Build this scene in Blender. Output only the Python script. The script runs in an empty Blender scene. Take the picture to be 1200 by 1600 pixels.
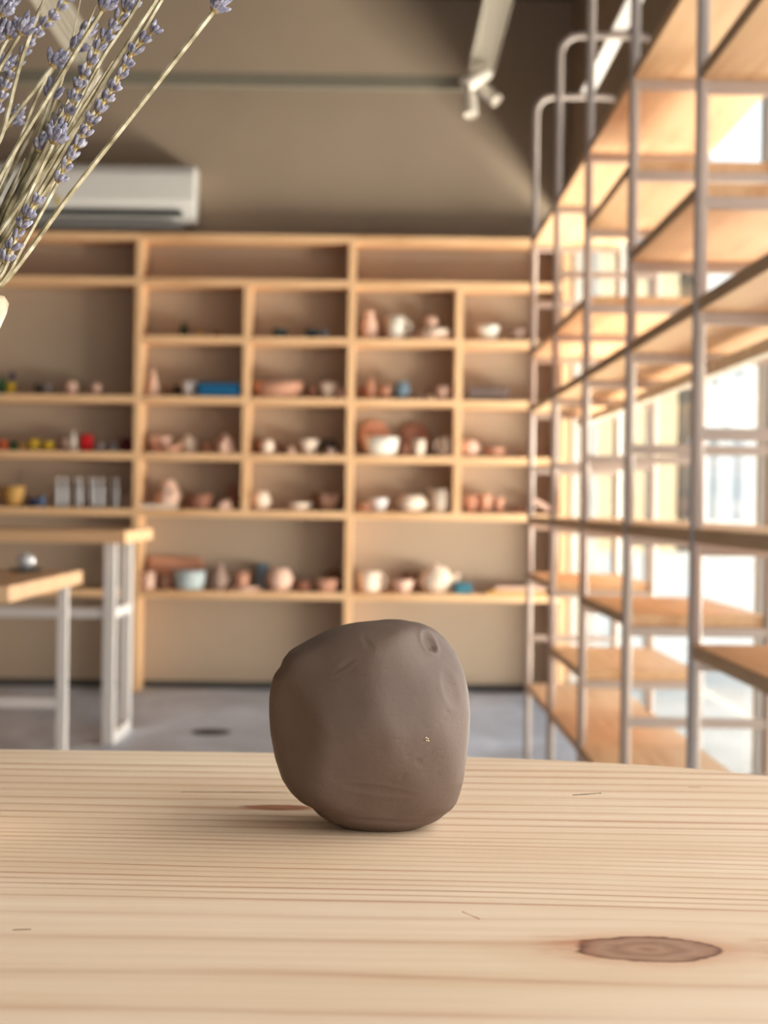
import bpy, bmesh, math, random
from mathutils import Vector, Matrix, noise

# ------------------------------------------------------------------ camera
S = bpy.context.scene
C = S.collection
F, H0, ROLL = 2600.0, 0.90, math.radians(0.8)      # focal length in pixels of the 1200x1600 frame, eye height, roll
cr, sr = math.cos(ROLL), math.sin(ROLL)

def at(px, py, Y):
    """world point seen at pixel (px, py) at distance Y in front of the camera"""
    ex, ey = px - 588.0, py - 790.0
    return Vector(((ex * cr + ey * sr) / F * Y, Y, H0 + (ex * sr - ey * cr) / F * Y))

cd = bpy.data.cameras.new('camera'); cam = bpy.data.objects.new('camera', cd); C.objects.link(cam)
fw = (at(600, 800, 1.0) - Vector((0, 0, H0))).normalized()
up = Vector((-sr, 0, cr)); up = (up - fw * up.dot(fw)).normalized(); rt = fw.cross(up)
m = Matrix((rt, up, -fw)).transposed().to_4x4(); m.translation = (0, 0, H0); cam.matrix_world = m
cd.sensor_fit = 'HORIZONTAL'; cd.sensor_width = 36; cd.lens = 36 * F / 1200; cd.clip_start = 0.01; cd.clip_end = 300
cd.dof.use_dof = True; cd.dof.focus_distance = 0.635; cd.dof.aperture_fstop = 21.5
S.camera = cam

# ------------------------------------------------------------------ world, sun, large area lights, exposure
W = bpy.data.worlds.new('world'); S.world = W; W.use_nodes = True
wn = W.node_tree; wn.nodes.clear()
_o = wn.nodes.new('ShaderNodeOutputWorld'); _b = wn.nodes.new('ShaderNodeBackground')
_g = wn.nodes.new('ShaderNodeTexCoord'); _s = wn.nodes.new('ShaderNodeSeparateXYZ'); _r = wn.nodes.new('ShaderNodeValToRGB')
wn.links.new(_g.outputs['Generated'], _s.inputs[0]); wn.links.new(_s.outputs[2], _r.inputs[0])
_r.color_ramp.elements[0].color = (0.90, 0.93, 0.96, 1); _r.color_ramp.elements[0].position = 0.0
_r.color_ramp.elements[1].color = (0.62, 0.74, 0.88, 1); _r.color_ramp.elements[1].position = 0.6
wn.links.new(_r.outputs[0], _b.inputs[0]); _b.inputs[1].default_value = 2.05
wn.links.new(_b.outputs[0], _o.inputs[0])

def lamp(name, kind, loc, direction, energy, color, size=None, size_y=None, angle=None):
    l = bpy.data.lights.new(name, kind); l.energy = energy; l.color = color
    if size: l.shape = 'RECTANGLE'; l.size = size; l.size_y = size_y
    if angle: l.angle = angle
    o = bpy.data.objects.new(name, l); C.objects.link(o); o.location = loc
    o.rotation_euler = Vector(direction).to_track_quat('-Z', 'Y').to_euler()
    return o
lamp('sun', 'SUN', (-10, -5, 20), (0.62, 0.35, -0.70), 4.8, (1.0, 0.98, 0.94), angle=math.radians(1))
# daylight of the side glazing, with added fill lamps
lamp('window_daylight', 'AREA', (0.88, 0.45, 1.40), (-1, 0.05, -0.08), 40, (1.0, 0.96, 0.91), 2.8, 1.5)
lamp('rear_fill', 'AREA', (0.3, -3.7, 1.2), (-0.05, 1, 0.07), 9, (1.0, 0.93, 0.84), 0.8, 1.8)  # added area lamp behind the camera, brightens the shelf fronts; no shopfront is seen
lamp('side_daylight', 'AREA', (2.6, 6.4, 0.12), (-1, 0.0, 1.5), 520, (1.0, 0.93, 0.84), 3.2, 0.9)
lamp('rack_underside_fill', 'AREA', (2.3, 3.0, 0.25), (-1, 0.0, 0.55), 48, (1.0, 0.91, 0.78), 3.2, 0.8)  # added low lamp brightening the rack board undersides, in place of paving bounce

S.view_settings.view_transform = 'Standard'; S.view_settings.look = 'None'
S.view_settings.gamma = 1; S.view_settings.use_curve_mapping = False; S.view_settings.exposure = 0.0
S.cycles.max_bounces = 8; S.cycles.diffuse_bounces = 5; S.cycles.transparent_max_bounces = 12
S.cycles.sample_clamp_indirect = 6; S.cycles.use_denoising = True
R = random.Random(7)

# ------------------------------------------------------------------ material helpers
class NT:
    def __init__(s, name, rough=0.6, spec=0.4, metal=0.0):
        s.m = bpy.data.materials.new(name); s.m.use_nodes = True; s.t = s.m.node_tree; s.n = s.t.nodes
        s.b = s.n['Principled BSDF']
        s.b.inputs['Roughness'].default_value = rough; s.b.inputs['Specular IOR Level'].default_value = spec
        s.b.inputs['Metallic'].default_value = metal
        s.tc = s.n.new('ShaderNodeTexCoord')
    def set(s, inp, v):
        if isinstance(v, bpy.types.NodeSocket): s.t.links.new(v, inp)
        else: inp.default_value = v
    def math(s, op, a, b=0.0, c=0.0, clamp=False):
        n = s.n.new('ShaderNodeMath'); n.operation = op; n.use_clamp = clamp
        s.set(n.inputs[0], a); s.set(n.inputs[1], b); s.set(n.inputs[2], c); return n.outputs[0]
    def obj(s): return s.tc.outputs['Object']
    def mapping(s, v, scale=(1, 1, 1), loc=(0, 0, 0), rot=(0, 0, 0)):
        n = s.n.new('ShaderNodeMapping'); s.set(n.inputs[0], v)
        n.inputs['Scale'].default_value = scale; n.inputs['Location'].default_value = loc; n.inputs['Rotation'].default_value = rot
        return n.outputs[0]
    def noise(s, v, scale=5, detail=4, rough=0.5, dist=0.0):
        n = s.n.new('ShaderNodeTexNoise'); s.set(n.inputs['Vector'], v); n.inputs['Scale'].default_value = scale
        n.inputs['Detail'].default_value = detail; n.inputs['Roughness'].default_value = rough
        n.inputs['Distortion'].default_value = dist; return n.outputs[0]
    def ramp(s, f, stops, interp='LINEAR'):
        n = s.n.new('ShaderNodeValToRGB'); s.set(n.inputs[0], f); e = n.color_ramp; e.interpolation = interp
        while len(e.elements) < len(stops): e.elements.new(0.5)
        for el, (p, c) in zip(e.elements, stops):
            el.position = p; el.color = (*c, 1) if len(c) == 3 else c
        return n.outputs[0]
    def mix(s, f, a, b, mode='MIX'):
        n = s.n.new('ShaderNodeMix'); n.data_type = 'RGBA'; n.blend_type = mode
        s.set(n.inputs[0], f); s.set(n.inputs[6], (*a, 1) if isinstance(a, tuple) else a)
        s.set(n.inputs[7], (*b, 1) if isinstance(b, tuple) else b); return n.outputs[2]
    def bump(s, h, strength=0.3, dist=0.001):
        n = s.n.new('ShaderNodeBump'); n.inputs['Strength'].default_value = strength; n.inputs['Distance'].default_value = dist
        s.set(n.inputs['Height'], h); s.t.links.new(n.outputs[0], s.b.inputs['Normal'])
    def col(s, c): s.set(s.b.inputs['Base Color'], (*c, 1) if isinstance(c, tuple) else c)
    def xyz(s, v):
        n = s.n.new('ShaderNodeSeparateXYZ'); s.set(n.inputs[0], v); return n.outputs

def lin(r, g, b):
    f = lambda c: (c / 255 / 12.92) if c / 255 <= 0.04045 else ((c / 255 + 0.055) / 1.055) ** 2.4
    return (f(r), f(g), f(b))

_plain = {}
def plain(name, rgb, rough=0.6, spec=0.4, metal=0.0, var=0.10, scale=30, bump=0.0):
    if name in _plain: return _plain[name]
    k = NT(name, rough, spec, metal); c = lin(*rgb)
    n = k.noise(k.obj(), scale, 4, 0.6)
    k.col(k.ramp(n, [(0.3, tuple(x * (1 - var) for x in c)), (0.7, tuple(min(1, x * (1 + var)) for x in c))]))
    if bump: k.bump(n, bump, 0.002)
    _plain[name] = k.m
    return k.m

def pine(name, axis, light, dark, freq=26):
    k = NT(name, 0.55, 0.35)
    sc = [1, 1, 1]; sc[axis] = 0.06
    v = k.mapping(k.obj(), tuple(sc))
    n1 = k.noise(v, freq, 3, 0.5, 0.6); n2 = k.noise(v, freq * 6, 2, 0.5); n3 = k.noise(k.obj(), 2.2, 2)
    f = k.math('ADD', k.math('MULTIPLY', n1, 0.6), k.math('ADD', k.math('MULTIPLY', n2, 0.2), k.math('MULTIPLY', n3, 0.2)))
    base = k.ramp(f, [(0.36, lin(*dark)), (0.50, lin(*light)), (0.68, tuple(min(1, x * 1.08) for x in lin(*light)))])
    # scattered knots
    vo = k.n.new('ShaderNodeTexVoronoi'); vs = [3.2, 3.2, 3.2]; vs[axis] = 1.7
    k.set(vo.inputs['Vector'], k.mapping(k.obj(), tuple(vs), (0.37, 0.61, 0.2))); vo.inputs['Scale'].default_value = 1.0
    kn = k.ramp(vo.outputs['Distance'], [(0.055, (1, 1, 1)), (0.085, (0, 0, 0))])
    k.col(k.mix(kn, base, lin(138, 84, 48)))
    k.bump(n2, 0.15, 0.0008)
    return k.m

WOOD = {a: pine('pine_board_' + 'xyz'[a], a, (230, 184, 138), (206, 154, 106)) for a in (0, 1, 2)}
WOODR = {a: pine('warm_pine_' + 'xyz'[a], a, (238, 196, 150), (214, 162, 114)) for a in (0, 1, 2)}
STEEL = plain('pale_painted_steel', (204, 186, 174), 0.55, 0.5, 0.0, 0.03, 12)
STEELW = plain('white_painted_steel', (222, 214, 208), 0.4, 0.5, 0.0, 0.03, 12)

# ------------------------------------------------------------------ mesh helpers
def new(name, bm, mat, parent=None, loc=None, smooth=False, bevel=0.0):
    me = bpy.data.meshes.new(name); bm.normal_update(); bm.to_mesh(me); bm.free()
    o = bpy.data.objects.new(name, me); C.objects.link(o)
    for x in (mat if isinstance(mat, (list, tuple)) else [mat]): me.materials.append(x)
    if parent: o.parent = parent
    if loc is not None: o.location = loc
    if smooth:
        for p in me.polygons: p.use_smooth = True
    if bevel:
        b = o.modifiers.new('bevel', 'BEVEL'); b.width = bevel; b.segments = 2; b.limit_method = 'ANGLE'
    return o
def tag(o, label=None, cat=None, group=None, kind=None):
    if label: o['label'] = label
    if cat: o['category'] = cat
    if group: o['group'] = group
    if kind: o['kind'] = kind
    return o
def empty(name, loc=(0, 0, 0), rz=0.0):
    o = bpy.data.objects.new(name, None); C.objects.link(o); o.location = loc; o.rotation_euler = (0, 0, rz)
    o.empty_display_size = 0.05; return o
def box(bm, x0, x1, y0, y1, z0, z1, mi=0):
    v = [bm.verts.new(p) for p in ((x0, y0, z0), (x1, y0, z0), (x1, y1, z0), (x0, y1, z0), (x0, y0, z1), (x1, y0, z1), (x1, y1, z1), (x0, y1, z1))]
    for f in ((3, 2, 1, 0), (4, 5, 6, 7), (0, 1, 5, 4), (1, 2, 6, 5), (2, 3, 7, 6), (3, 0, 4, 7)):
        bm.faces.new([v[i] for i in f]).material_index = mi
    return v
def boxo(name, x0, x1, y0, y1, z0, z1, mat, parent=None, bevel=0.0):
    """a box whose mesh is centred on its own origin"""
    bm = bmesh.new(); c = Vector(((x0 + x1) / 2, (y0 + y1) / 2, (z0 + z1) / 2))
    box(bm, x0 - c.x, x1 - c.x, y0 - c.y, y1 - c.y, z0 - c.z, z1 - c.z)
    return new(name, bm, mat, parent, c, bevel=bevel)
def tube(bm, pts, r, seg=8, closed=False, ribs=0.0, mi=0, square=False, taper=None):
    """sweep a ring along pts"""
    pts = [Vector(p) for p in pts]; n = len(pts); rings = []; up0 = None
    for i, p in enumerate(pts):
        if closed: d = (pts[(i + 1) % n] - pts[i - 1]).normalized()
        else: d = (pts[min(i + 1, n - 1)] - pts[max(i - 1, 0)]).normalized()
        if up0 is None:
            up0 = Vector((0, 1, 0)) if abs(d.y) < 0.8 else Vector((0, 0, 1))
        a = (up0 - d * up0.dot(d)).normalized(); b = d.cross(a); up0 = a
        rr = r if taper is None else r * taper[i]
        ring = []
        for k in range(seg):
            t = 2 * math.pi * (k + (0.5 if square else 0)) / seg
            q = rr * (math.sqrt(2) if square else 1) * (1 - (ribs if k % 2 else 0))
            ring.append(bm.verts.new(p + a * math.cos(t) * q + b * math.sin(t) * q))
        rings.append(ring)
    for i in range(n if closed else n - 1):
        A, B = rings[i], rings[(i + 1) % n]
        for k in range(seg):
            f = bm.faces.new((A[k], A[(k + 1) % seg], B[(k + 1) % seg], B[k])); f.material_index = mi
    if not closed:
        bm.faces.new(rings[0][::-1]).material_index = mi; bm.faces.new(rings[-1]).material_index = mi
def lathe(bm, prof, seg=24, mod=None, mi=0, sy=1.0, origin=(0, 0, 0)):
    rings = []; O = Vector(origin)
    for r, z in prof:
        if r < 1e-6: rings.append([bm.verts.new(O + Vector((0, 0, z)))])
        else:
            ring = []
            for k in range(seg):
                t = 2 * math.pi * k / seg; q = r * (mod(t, z) if mod else 1)
                ring.append(bm.verts.new(O + Vector((q * math.cos(t), q * math.sin(t) * sy, z))))
            rings.append(ring)
    for A, B in zip(rings, rings[1:]):
        if len(A) == 1 and len(B) == 1: continue
        for k in range(seg):
            k2 = (k + 1) % seg
            if len(A) == 1: f = bm.faces.new((A[0], B[k2], B[k]))
            elif len(B) == 1: f = bm.faces.new((A[k], A[k2], B[0]))
            else: f = bm.faces.new((A[k], A[k2], B[k2], B[k]))
            f.material_index = mi

# ------------------------------------------------------------------ the room
WY, WX, LX, RY, CZ = 8.10, 0.915, -5.0, -4.0, 3.37
k = NT('taupe_wall_paint', 0.85, 0.2)
n = k.noise(k.obj(), 1.3, 3); n2 = k.noise(k.obj(), 60, 3)
k.col(k.ramp(n, [(0.3, lin(172, 152, 131)), (0.7, lin(180, 159, 137))])); k.bump(n2, 0.15, 0.001)
WALL = k.m
k = NT('cream_plaster', 0.8, 0.2); k.col(k.ramp(k.noise(k.obj(), 2, 3), [(0.3, lin(244, 218, 176)), (0.7, lin(250, 226, 186))])); CREAM = k.m
k = NT('blue_grey_concrete', 0.42, 0.45)
a = k.noise(k.mapping(k.obj(), (1, 0.6, 1)), 1.6, 6, 0.6, 0.8); b = k.noise(k.obj(), 24, 4, 0.6)
k.col(k.ramp(k.math('ADD', k.math('MULTIPLY', a, 0.85), k.math('MULTIPLY', b, 0.15)),
             [(0.30, lin(150, 156, 166)), (0.48, lin(186, 192, 202)), (0.60, lin(218, 224, 234)), (0.75, lin(228, 234, 242))]))
k.set(k.b.inputs['Roughness'], k.ramp(a, [(0.3, (0.35,) * 3), (0.7, (0.6,) * 3)])); CONC = k.m
CEIL = plain('dark_ceiling_paint', (92, 80, 68), 0.9, 0.1)

tag(boxo('floor', LX, WX + 0.12, RY, WY, -0.12, 0, CONC), kind='structure')
tag(boxo('ceiling', LX, WX + 0.12, RY, WY, CZ, CZ + 0.15, CEIL), kind='structure')
tag(boxo('wall_back', LX, WX + 0.12, WY, WY + 0.12, -0.12, CZ + 0.15, WALL), kind='structure')
DWALL = plain('brown_wall_paint', (74, 62, 52), 0.85, 0.2)
tag(boxo('wall_left', LX - 0.12, LX, RY, WY + 0.12, -0.12, CZ + 0.15, DWALL), kind='structure')
tag(boxo('wall_right', WX, WX + 0.12, RY, WY, 2.30, CZ, WALL), kind='structure')
bm = bmesh.new()
for q in ((LX, -3.2, 0, CZ), (0.7, WX + 0.12, 0, CZ), (-3.2, 0.7, 0, 0.12), (-3.2, 0.7, 2.3, CZ)):
    box(bm, q[0], q[1], RY - 0.12, RY, q[2], q[3])
tag(new('wall_rear', bm, DWALL), kind='structure')
tag(boxo('baseboard_back', LX, 0.88, WY - 0.012, WY, 0, 0.035, plain('dark_skirting', (70, 66, 62), 0.7)), kind='structure')

# glass
k = NT('window_glass'); k.n.remove(k.b)
tr = k.n.new('ShaderNodeBsdfTransparent'); gl = k.n.new('ShaderNodeBsdfGlossy'); gl.inputs['Roughness'].default_value = 0.02
mx = k.n.new('ShaderNodeMixShader'); lw = k.n.new('ShaderNodeLayerWeight'); lw.inputs[0].default_value = 0.15
tr.inputs[0].default_value = (0.96, 0.98, 0.97, 1)
k.t.links.new(k.math('MULTIPLY', lw.outputs['Facing'], 0.35), mx.inputs[0]); k.t.links.new(tr.outputs[0], mx.inputs[1]); k.t.links.new(gl.outputs[0], mx.inputs[2])
k.t.links.new(mx.outputs[0], k.n['Material Output'].inputs[0]); GLASS = k.m
WFR = plain('grey_window_frame', (176, 172, 166), 0.5, 0.4, 0, 0.03)
edges = [8.10, 7.43, 6.66, 5.86, 5.0, 4.13, 3.28, 2.43, 1.58, 0.73, -0.12, -0.97, -1.82, -2.67, -3.52]
for i, (ya, yb) in enumerate(zip(edges[1:], edges)):
    w = empty('window_%d' % (i + 1), (WX + 0.05, (ya + yb) / 2, 0)); tag(w, kind='structure')
    hy = (yb - ya) / 2; bm = bmesh.new(); t = 0.020
    box(bm, -0.018, 0.018, -hy, -hy + t, 0, 2.3); box(bm, -0.018, 0.018, hy - t, hy, 0, 2.3)
    for z0, z1 in ((0, 0.06), (2.24, 2.3)): box(bm, -0.03, 0.03, -hy + t, hy - t, z0, z1)
    new('window_frame', bm, WFR, w, bevel=0.002)
    for z0, z1 in ((0.06, 2.24),):
        bm = bmesh.new(); box(bm, -0.003, 0.003, -hy + t, hy - t, z0, z1); new('pane', bm, GLASS, w)

# ------------------------------------------------------------------ outside: pavement, street and pale houses
k = NT('pale_paving', 0.8, 0.2); k.col(k.ramp(k.noise(k.obj(), 3, 4), [(0.3, lin(196, 190, 182)), (0.7, lin(214, 208, 200))])); PAVE = k.m
tag(boxo('pavement', WX + 0.12, 60, -30, 120, -0.3, -0.02, PAVE), kind='structure')
FAC = [plain('pale_render_%d' % i, c, 0.85, 0.2) for i, c in enumerate(((220, 218, 214), (206, 210, 212), (224, 222, 218)))]
SHU = plain('grey_window_shade', (150, 158, 166), 0.4); ROOF = plain('slate_roof', (150, 156, 168), 0.8)
def house(y0, y1, x0, h, mat, label, floors, nb, dp=6):
    r = empty('building', (x0, y0, -0.02)); tag(r, label, 'building', 'pale houses across the street')
    bm = bmesh.new(); box(bm, 0, dp, 0, y1 - y0, 0, h); new('wall', bm, mat, r)
    bm = bmesh.new(); box(bm, -0.25, dp + 0.1, -0.1, y1 - y0 + 0.1, h, h + 0.25); new('cornice', bm, ROOF, r)
    dy = (y1 - y0) / nb
    for f in range(floors):
        for j in range(nb):
            yc = dy * (j + 0.5); z = 0.7 + f * 3.0
            bm = bmesh.new()
            for q in ((-0.06, 0, yc - 0.62, yc - 0.5, z, z + 1.7), (-0.06, 0, yc + 0.5, yc + 0.62, z, z + 1.7), (-0.1, 0, yc - 0.7, yc + 0.7, z - 0.1, z), (-0.1, 0, yc - 0.62, yc + 0.62, z + 1.7, z + 1.8)):
                box(bm, *q)
            wdw = new('window', bm, FAC[1], r); bm = bmesh.new(); box(bm, -0.03, 0, yc - 0.5, yc + 0.5, z, z + 1.7); new('pane', bm, SHU, wdw)
    for j in range(nb + 1):
        bm = bmesh.new(); yy = min(max(dy * j, 0.15), y1 - y0 - 0.15); box(bm, -0.15, 0, yy - 0.15, yy + 0.15, 0, h); new('pilaster', bm, FAC[0], r)
house(19, 28, 7.0, 4.4, FAC[0], 'low pale rendered house seen through the rightmost window panes', 1, 4)
house(28.6, 40, 7.0, 6.4, FAC[2], 'cream two-storey house across the street behind the middle of the rack', 2, 5)
house(41, 62, 7.0, 5.2, FAC[1], 'light grey long house farthest along the street beside the cream wall', 1, 7)

house(36.6, 40.0, 4.6, 6.7, CREAM, 'narrow cream house front, sunlit, just right of the shelving end', 2, 1, 2.0)

# ------------------------------------------------------------------ wall shelving of pine boards
SF, SB, TH = 7.90, WY, 0.036
rows = [2.162, 1.950, 1.676, 1.389, 1.120, 0.852, 0.466]           # board centres
UP = [-3.16, -2.15, -1.140, -0.130, 0.886]; SUB = [-0.626, 0.381]
def top(i): return rows[i] + TH / 2
shelf = empty('wall_shelving', (0, SF, 0)); tag(shelf, 'tall open pine shelving of cubbyholes covering the taupe back wall', 'shelving')
def part_box(name, x0, x1, y0, y1, z0, z1, mat, root, bevel=0.002):
    o = boxo(name, x0, x1, y0, y1, z0, z1, mat, None, bevel); o.parent = root; o.location = Vector(o.location) - Vector(root.location); return o
for x in UP: part_box('upright', x - TH / 2, x + TH / 2, SF, SB - 0.001, 0, rows[0] - TH / 2, WOOD[2], shelf)
for x0, x1 in zip(UP, UP[1:]):
    part_box('top_board', x0 - TH / 2 if x0 == UP[0] else x0, x1 + (TH / 2 if x1 == UP[-1] else 0), SF, SB - 0.001, rows[0] - TH / 2, rows[0] + TH / 2, WOOD[0], shelf)
    for i in range(1, 7):
        if i == 2 and x1 < -1: continue
        if i in (2, 3, 4) and x0 > -1.2:
            xs = x0 + 0.5 * (x1 - x0); xs = SUB[0] if x0 < -0.5 else SUB[1]
            part_box('shelf_board', x0 + TH / 2, xs - TH / 2, SF, SB - 0.001, rows[i] - TH / 2, rows[i] + TH / 2, WOOD[0], shelf)
            part_box('shelf_board', xs + TH / 2, x1 - TH / 2, SF, SB - 0.001, rows[i] - TH / 2, rows[i] + TH / 2, WOOD[0], shelf)
        else:
            part_box('shelf_board', x0 + TH / 2, x1 - TH / 2, SF, SB - 0.001, rows[i] - TH / 2, rows[i] + TH / 2, WOOD[0], shelf)
for x in SUB: part_box('divider', x - TH / 2, x + TH / 2, SF, SB - 0.001, rows[5] + TH / 2, rows[1] - TH / 2, WOOD[2], shelf)

# ------------------------------------------------------------------ steel rack with pine boards by the windows
RX0, RX1, TW = 0.5227, 0.816, 0.011
PY = [5.641, 4.910, 4.178, 3.447, 2.715, 1.984]                    # frames, farthest first
BAR = [0.270 + 0.1885 * i for i in range(9)]; RTOP = 2.295
rack = empty('storage_rack', (RX0, PY[0], 0)); tag(rack, 'long open rack of pale steel frames with pine boards beside the windows', 'rack')
def frame_bm():
    bm = bmesh.new(); r = 0.06; w = RX1 - RX0; pts = [(0, 0, 0), (0, 0, RTOP - r)]
    for i in range(1, 7): t = math.pi / 2 * i / 6; pts.append((r - r * math.cos(t), 0, RTOP - r + r * math.sin(t)))
    pts.append((w - r, 0, RTOP))
    for i in range(1, 7): t = math.pi / 2 * i / 6; pts.append((w - r + r * math.sin(t), 0, RTOP - r + r * math.cos(t)))
    pts.append((w, 0, 0)); tube(bm, pts, TW, 8, ribs=0.0); return bm
f0 = new('side_frame', frame_bm(), STEEL, rack, (0, 0, 0), smooth=True)
bm = bmesh.new(); box(bm, 0.004, RX1 - RX0 - 0.004, -0.009, 0.009, -0.010, 0.010); b0 = new('crossbar', bm, STEEL, f0, (0, 0, BAR[0]), bevel=0.002)
for j, y in enumerate(PY):
    if j: fr = f0.copy(); C.objects.link(fr); fr.parent = rack; fr.location = (0, y - PY[0], 0)
    else: fr = f0
    for i, z in enumerate(BAR):
        if j == 0 and i == 0: continue
        c = b0.copy(); C.objects.link(c); c.parent = fr; c.location = (0, 0, z)
# boards: bay index (0 = farthest) -> levels carrying a board
BT = 0.024
BAYS = {0: (0, 2, 3, 5, 6, 8), 1: (0, 1, 3, 5, 6, 8), 2: (0, 2, 3, 5, 7, 8), 3: (0, 3, 5, 6, 8), 4: (2, 3, 5, 7)}
for bay, levels in BAYS.items():
    for lv in levels:
        y1, y0 = PY[bay] + 0.0, PY[bay + 1]
        part_box('shelf_board', RX0 - 0.004, RX1 + 0.004, y0 + 0.004 - 0.004 * 0, y1 - 0.004, BAR[lv] + 0.010, BAR[lv] + 0.010 + BT, WOODR[1], rack)
# rails running along the rack
part_box('top_rail', 0.655, 0.695, PY[0] - 0.01, PY[0] - 3.67, RTOP + 0.010, RTOP + 0.022, STEELW, rack) if False else None
bm = bmesh.new(); box(bm, -0.022, 0.022, PY[-1] - PY[0], 0.02, 0, 0.014); new('top_rail', bm, STEELW, rack, (0.695 - RX0, 0, RTOP + TW))
bm = bmesh.new(); box(bm, -0.012, 0.012, PY[-1] - PY[0], 0.0, -0.026, 0.0)
for q in range(11):
    yq = -0.3 - q * 0.33
    tube(bm, [(-0.012, yq, -0.013), (-0.018, yq, -0.013)], 0.006, 8)
new('middle_rail', bm, plain('cream_painted_rail', (250, 236, 212), 0.5), rack, (0.69 - RX0, 0, BAR[5] - 0.0101), bevel=0.001)

# ------------------------------------------------------------------ two pine worktables on white steel legs
def loop(bm, x, ya, yb, z0, z1, r, mid):
    tube(bm, [(x, ya, z0 + r), (x, ya, z1)], r, 4, square=True); tube(bm, [(x, yb, z0 + r), (x, yb, z1)], r, 4, square=True)
t1 = empty('worktable', (-1.9, 6.4, 0)); tag(t1, 'taller pine worktable on square white steel legs, farther table at left', 'table')
def leg(root, x, y, z, r, mat=STEELW):
    part_box('leg', x - r, x + r, y - r, y + r, 0, z, mat, root, 0.003)
T1Z = 0.795
for i in range(4): part_box('top_plank', -3.1, -0.905, 6.02 + i * 0.183, 6.02 + (i + 1) * 0.183 - 0.001, T1Z - 0.045 + 0.0005 * (i % 2), T1Z + 0.0005 * (i % 2), WOOD[0], t1, 0.003)
for x in (-0.985, -2.95):
    leg(t1, x, 6.19, T1Z - 0.045, 0.0225); leg(t1, x, 6.59, T1Z - 0.045, 0.0225)
    part_box('foot_bar', x - 0.0225, x + 0.0225, 6.2125, 6.5675, 0, 0.04, STEELW, t1); part_box('side_rail', x - 0.018, x + 0.018, 6.2125, 6.5675, 0.465, 0.50, STEELW, t1)
part_box('stretcher', -2.9275, -1.0075, 6.175, 6.205, 0.468, 0.504, STEELW, t1)

t2 = empty('worktable', (-1.6, 4.0, 0)); tag(t2, 'lower pine worktable with slim white legs, nearer table at left edge', 'table')
T2Z = 0.716
for i in range(5): part_box('top_plank', -2.45, -0.785, 3.575 + i * 0.178, 3.575 + (i + 1) * 0.178 - 0.001, T2Z - 0.036 + 0.0005 * (i % 2), T2Z + 0.0005 * (i % 2), WOOD[0], t2, 0.003)
for x in (-0.822, -2.40):
    for y in (3.592, 4.39): leg(t2, x - (0.012 if y < 4 else 0), y, T2Z - 0.036, 0.0135)
part_box('stretcher', -2.3865, -0.8355, 4.378, 4.402, 0.355, 0.382, STEELW, t2); part_box('stretcher', -2.3985, -0.8475, 3.58, 3.604, 0.355, 0.382, STEELW, t2)

# shiny pot on its dark plate
CHROME = plain('bright_chrome', (236, 236, 238), 0.22, 0.6, 0.35, 0.02)
p = at(41, 890, 4.30); p.z = T2Z + 0.001
tray = empty('turning_plate', p); tag(tray, 'thin black round plate under the shiny pot on the nearer worktable', 'plate')
bm = bmesh.new(); lathe(bm, [(0, 0), (0.036, 0), (0.042, 0.004), (0.042, 0.008), (0, 0.008)], 28); new('disc', bm, plain('black_plate', (34, 34, 36), 0.5), tray)
pot = empty('metal_pot', p + Vector((0, 0, 0.0082))); tag(pot, 'small shiny chrome pot on the black plate at the left edge', 'pot')
bm = bmesh.new(); lathe(bm, [(0, 0), (0.012, 0), (0.014, 0.006), (0.021, 0.012), (0.024, 0.022), (0.021, 0.030), (0.019, 0.030), (0, 0.029)], 28); new('body', bm, CHROME, pot, smooth=True)
bm = bmesh.new(); lathe(bm, [(0, 0.0295), (0.018, 0.0305), (0.010, 0.034), (0.003, 0.035), (0.004, 0.039), (0, 0.041)], 20); new('lid', bm, CHROME, pot, smooth=True)

# floor drain
p = at(330, 1143, 6.53); p.z = 0.001
dr = empty('floor_drain', p); tag(dr, 'dark round drain grate set in the grey concrete floor', 'drain')
bm = bmesh.new(); lathe(bm, [(0, 0), (0.075, 0), (0.078, 0.003), (0.066, 0.004), (0.064, 0.002), (0, 0.002)], 32); new('rim', bm, plain('dark_iron', (52, 46, 38), 0.6), dr)
for i in range(-3, 4):
    L = math.sqrt(0.063 ** 2 - (i * 0.017) ** 2); bm = bmesh.new(); box(bm, -L, L, i * 0.017 - 0.004, i * 0.017 + 0.004, 0.002, 0.005); new('bar', bm, plain('dark_iron', (52, 46, 38), 0.6), dr)

# ------------------------------------------------------------------ air conditioner above the shelving
ACW = plain('white_ac_plastic', (226, 220, 212), 0.4, 0.4, 0, 0.01)
pa, pb = at(-20, 252, 7.89), at(304, 352, 7.89)
ax1, az1, az0 = pb.x, pa.z, pb.z
ac = empty('air_conditioner', (ax1 - 0.5, WY, az0)); tag(ac, 'white wall-mounted split air conditioner above the pine shelving', 'air conditioner')
hw = 0.5; hh = az1 - az0; bm = bmesh.new()
prof = [(0, 0.02), (-0.12, 0.015), (-0.175, 0.05), (-0.205, 0.12), (-0.21, hh - 0.05), (-0.195, hh - 0.012), (-0.17, hh), (0, hh)]
L_ = [bm.verts.new((-hw, y, z)) for y, z in prof]; R_ = [bm.verts.new((hw, y, z)) for y, z in prof]
for i in range(len(prof)): j = (i + 1) % len(prof); bm.faces.new((L_[i], R_[i], R_[j], L_[j]))
bm.faces.new(L_[::-1]); bm.faces.new(R_); bmesh.ops.recalc_face_normals(bm, faces=bm.faces)
new('casing', bm, ACW, ac, bevel=0.008)
bm = bmesh.new(); box(bm, -hw + 0.03, hw - 0.06, -0.20, -0.165, 0.045, 0.066); new('vent_slot', bm, plain('dark_vent', (48, 52, 48), 0.6), ac)
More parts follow.
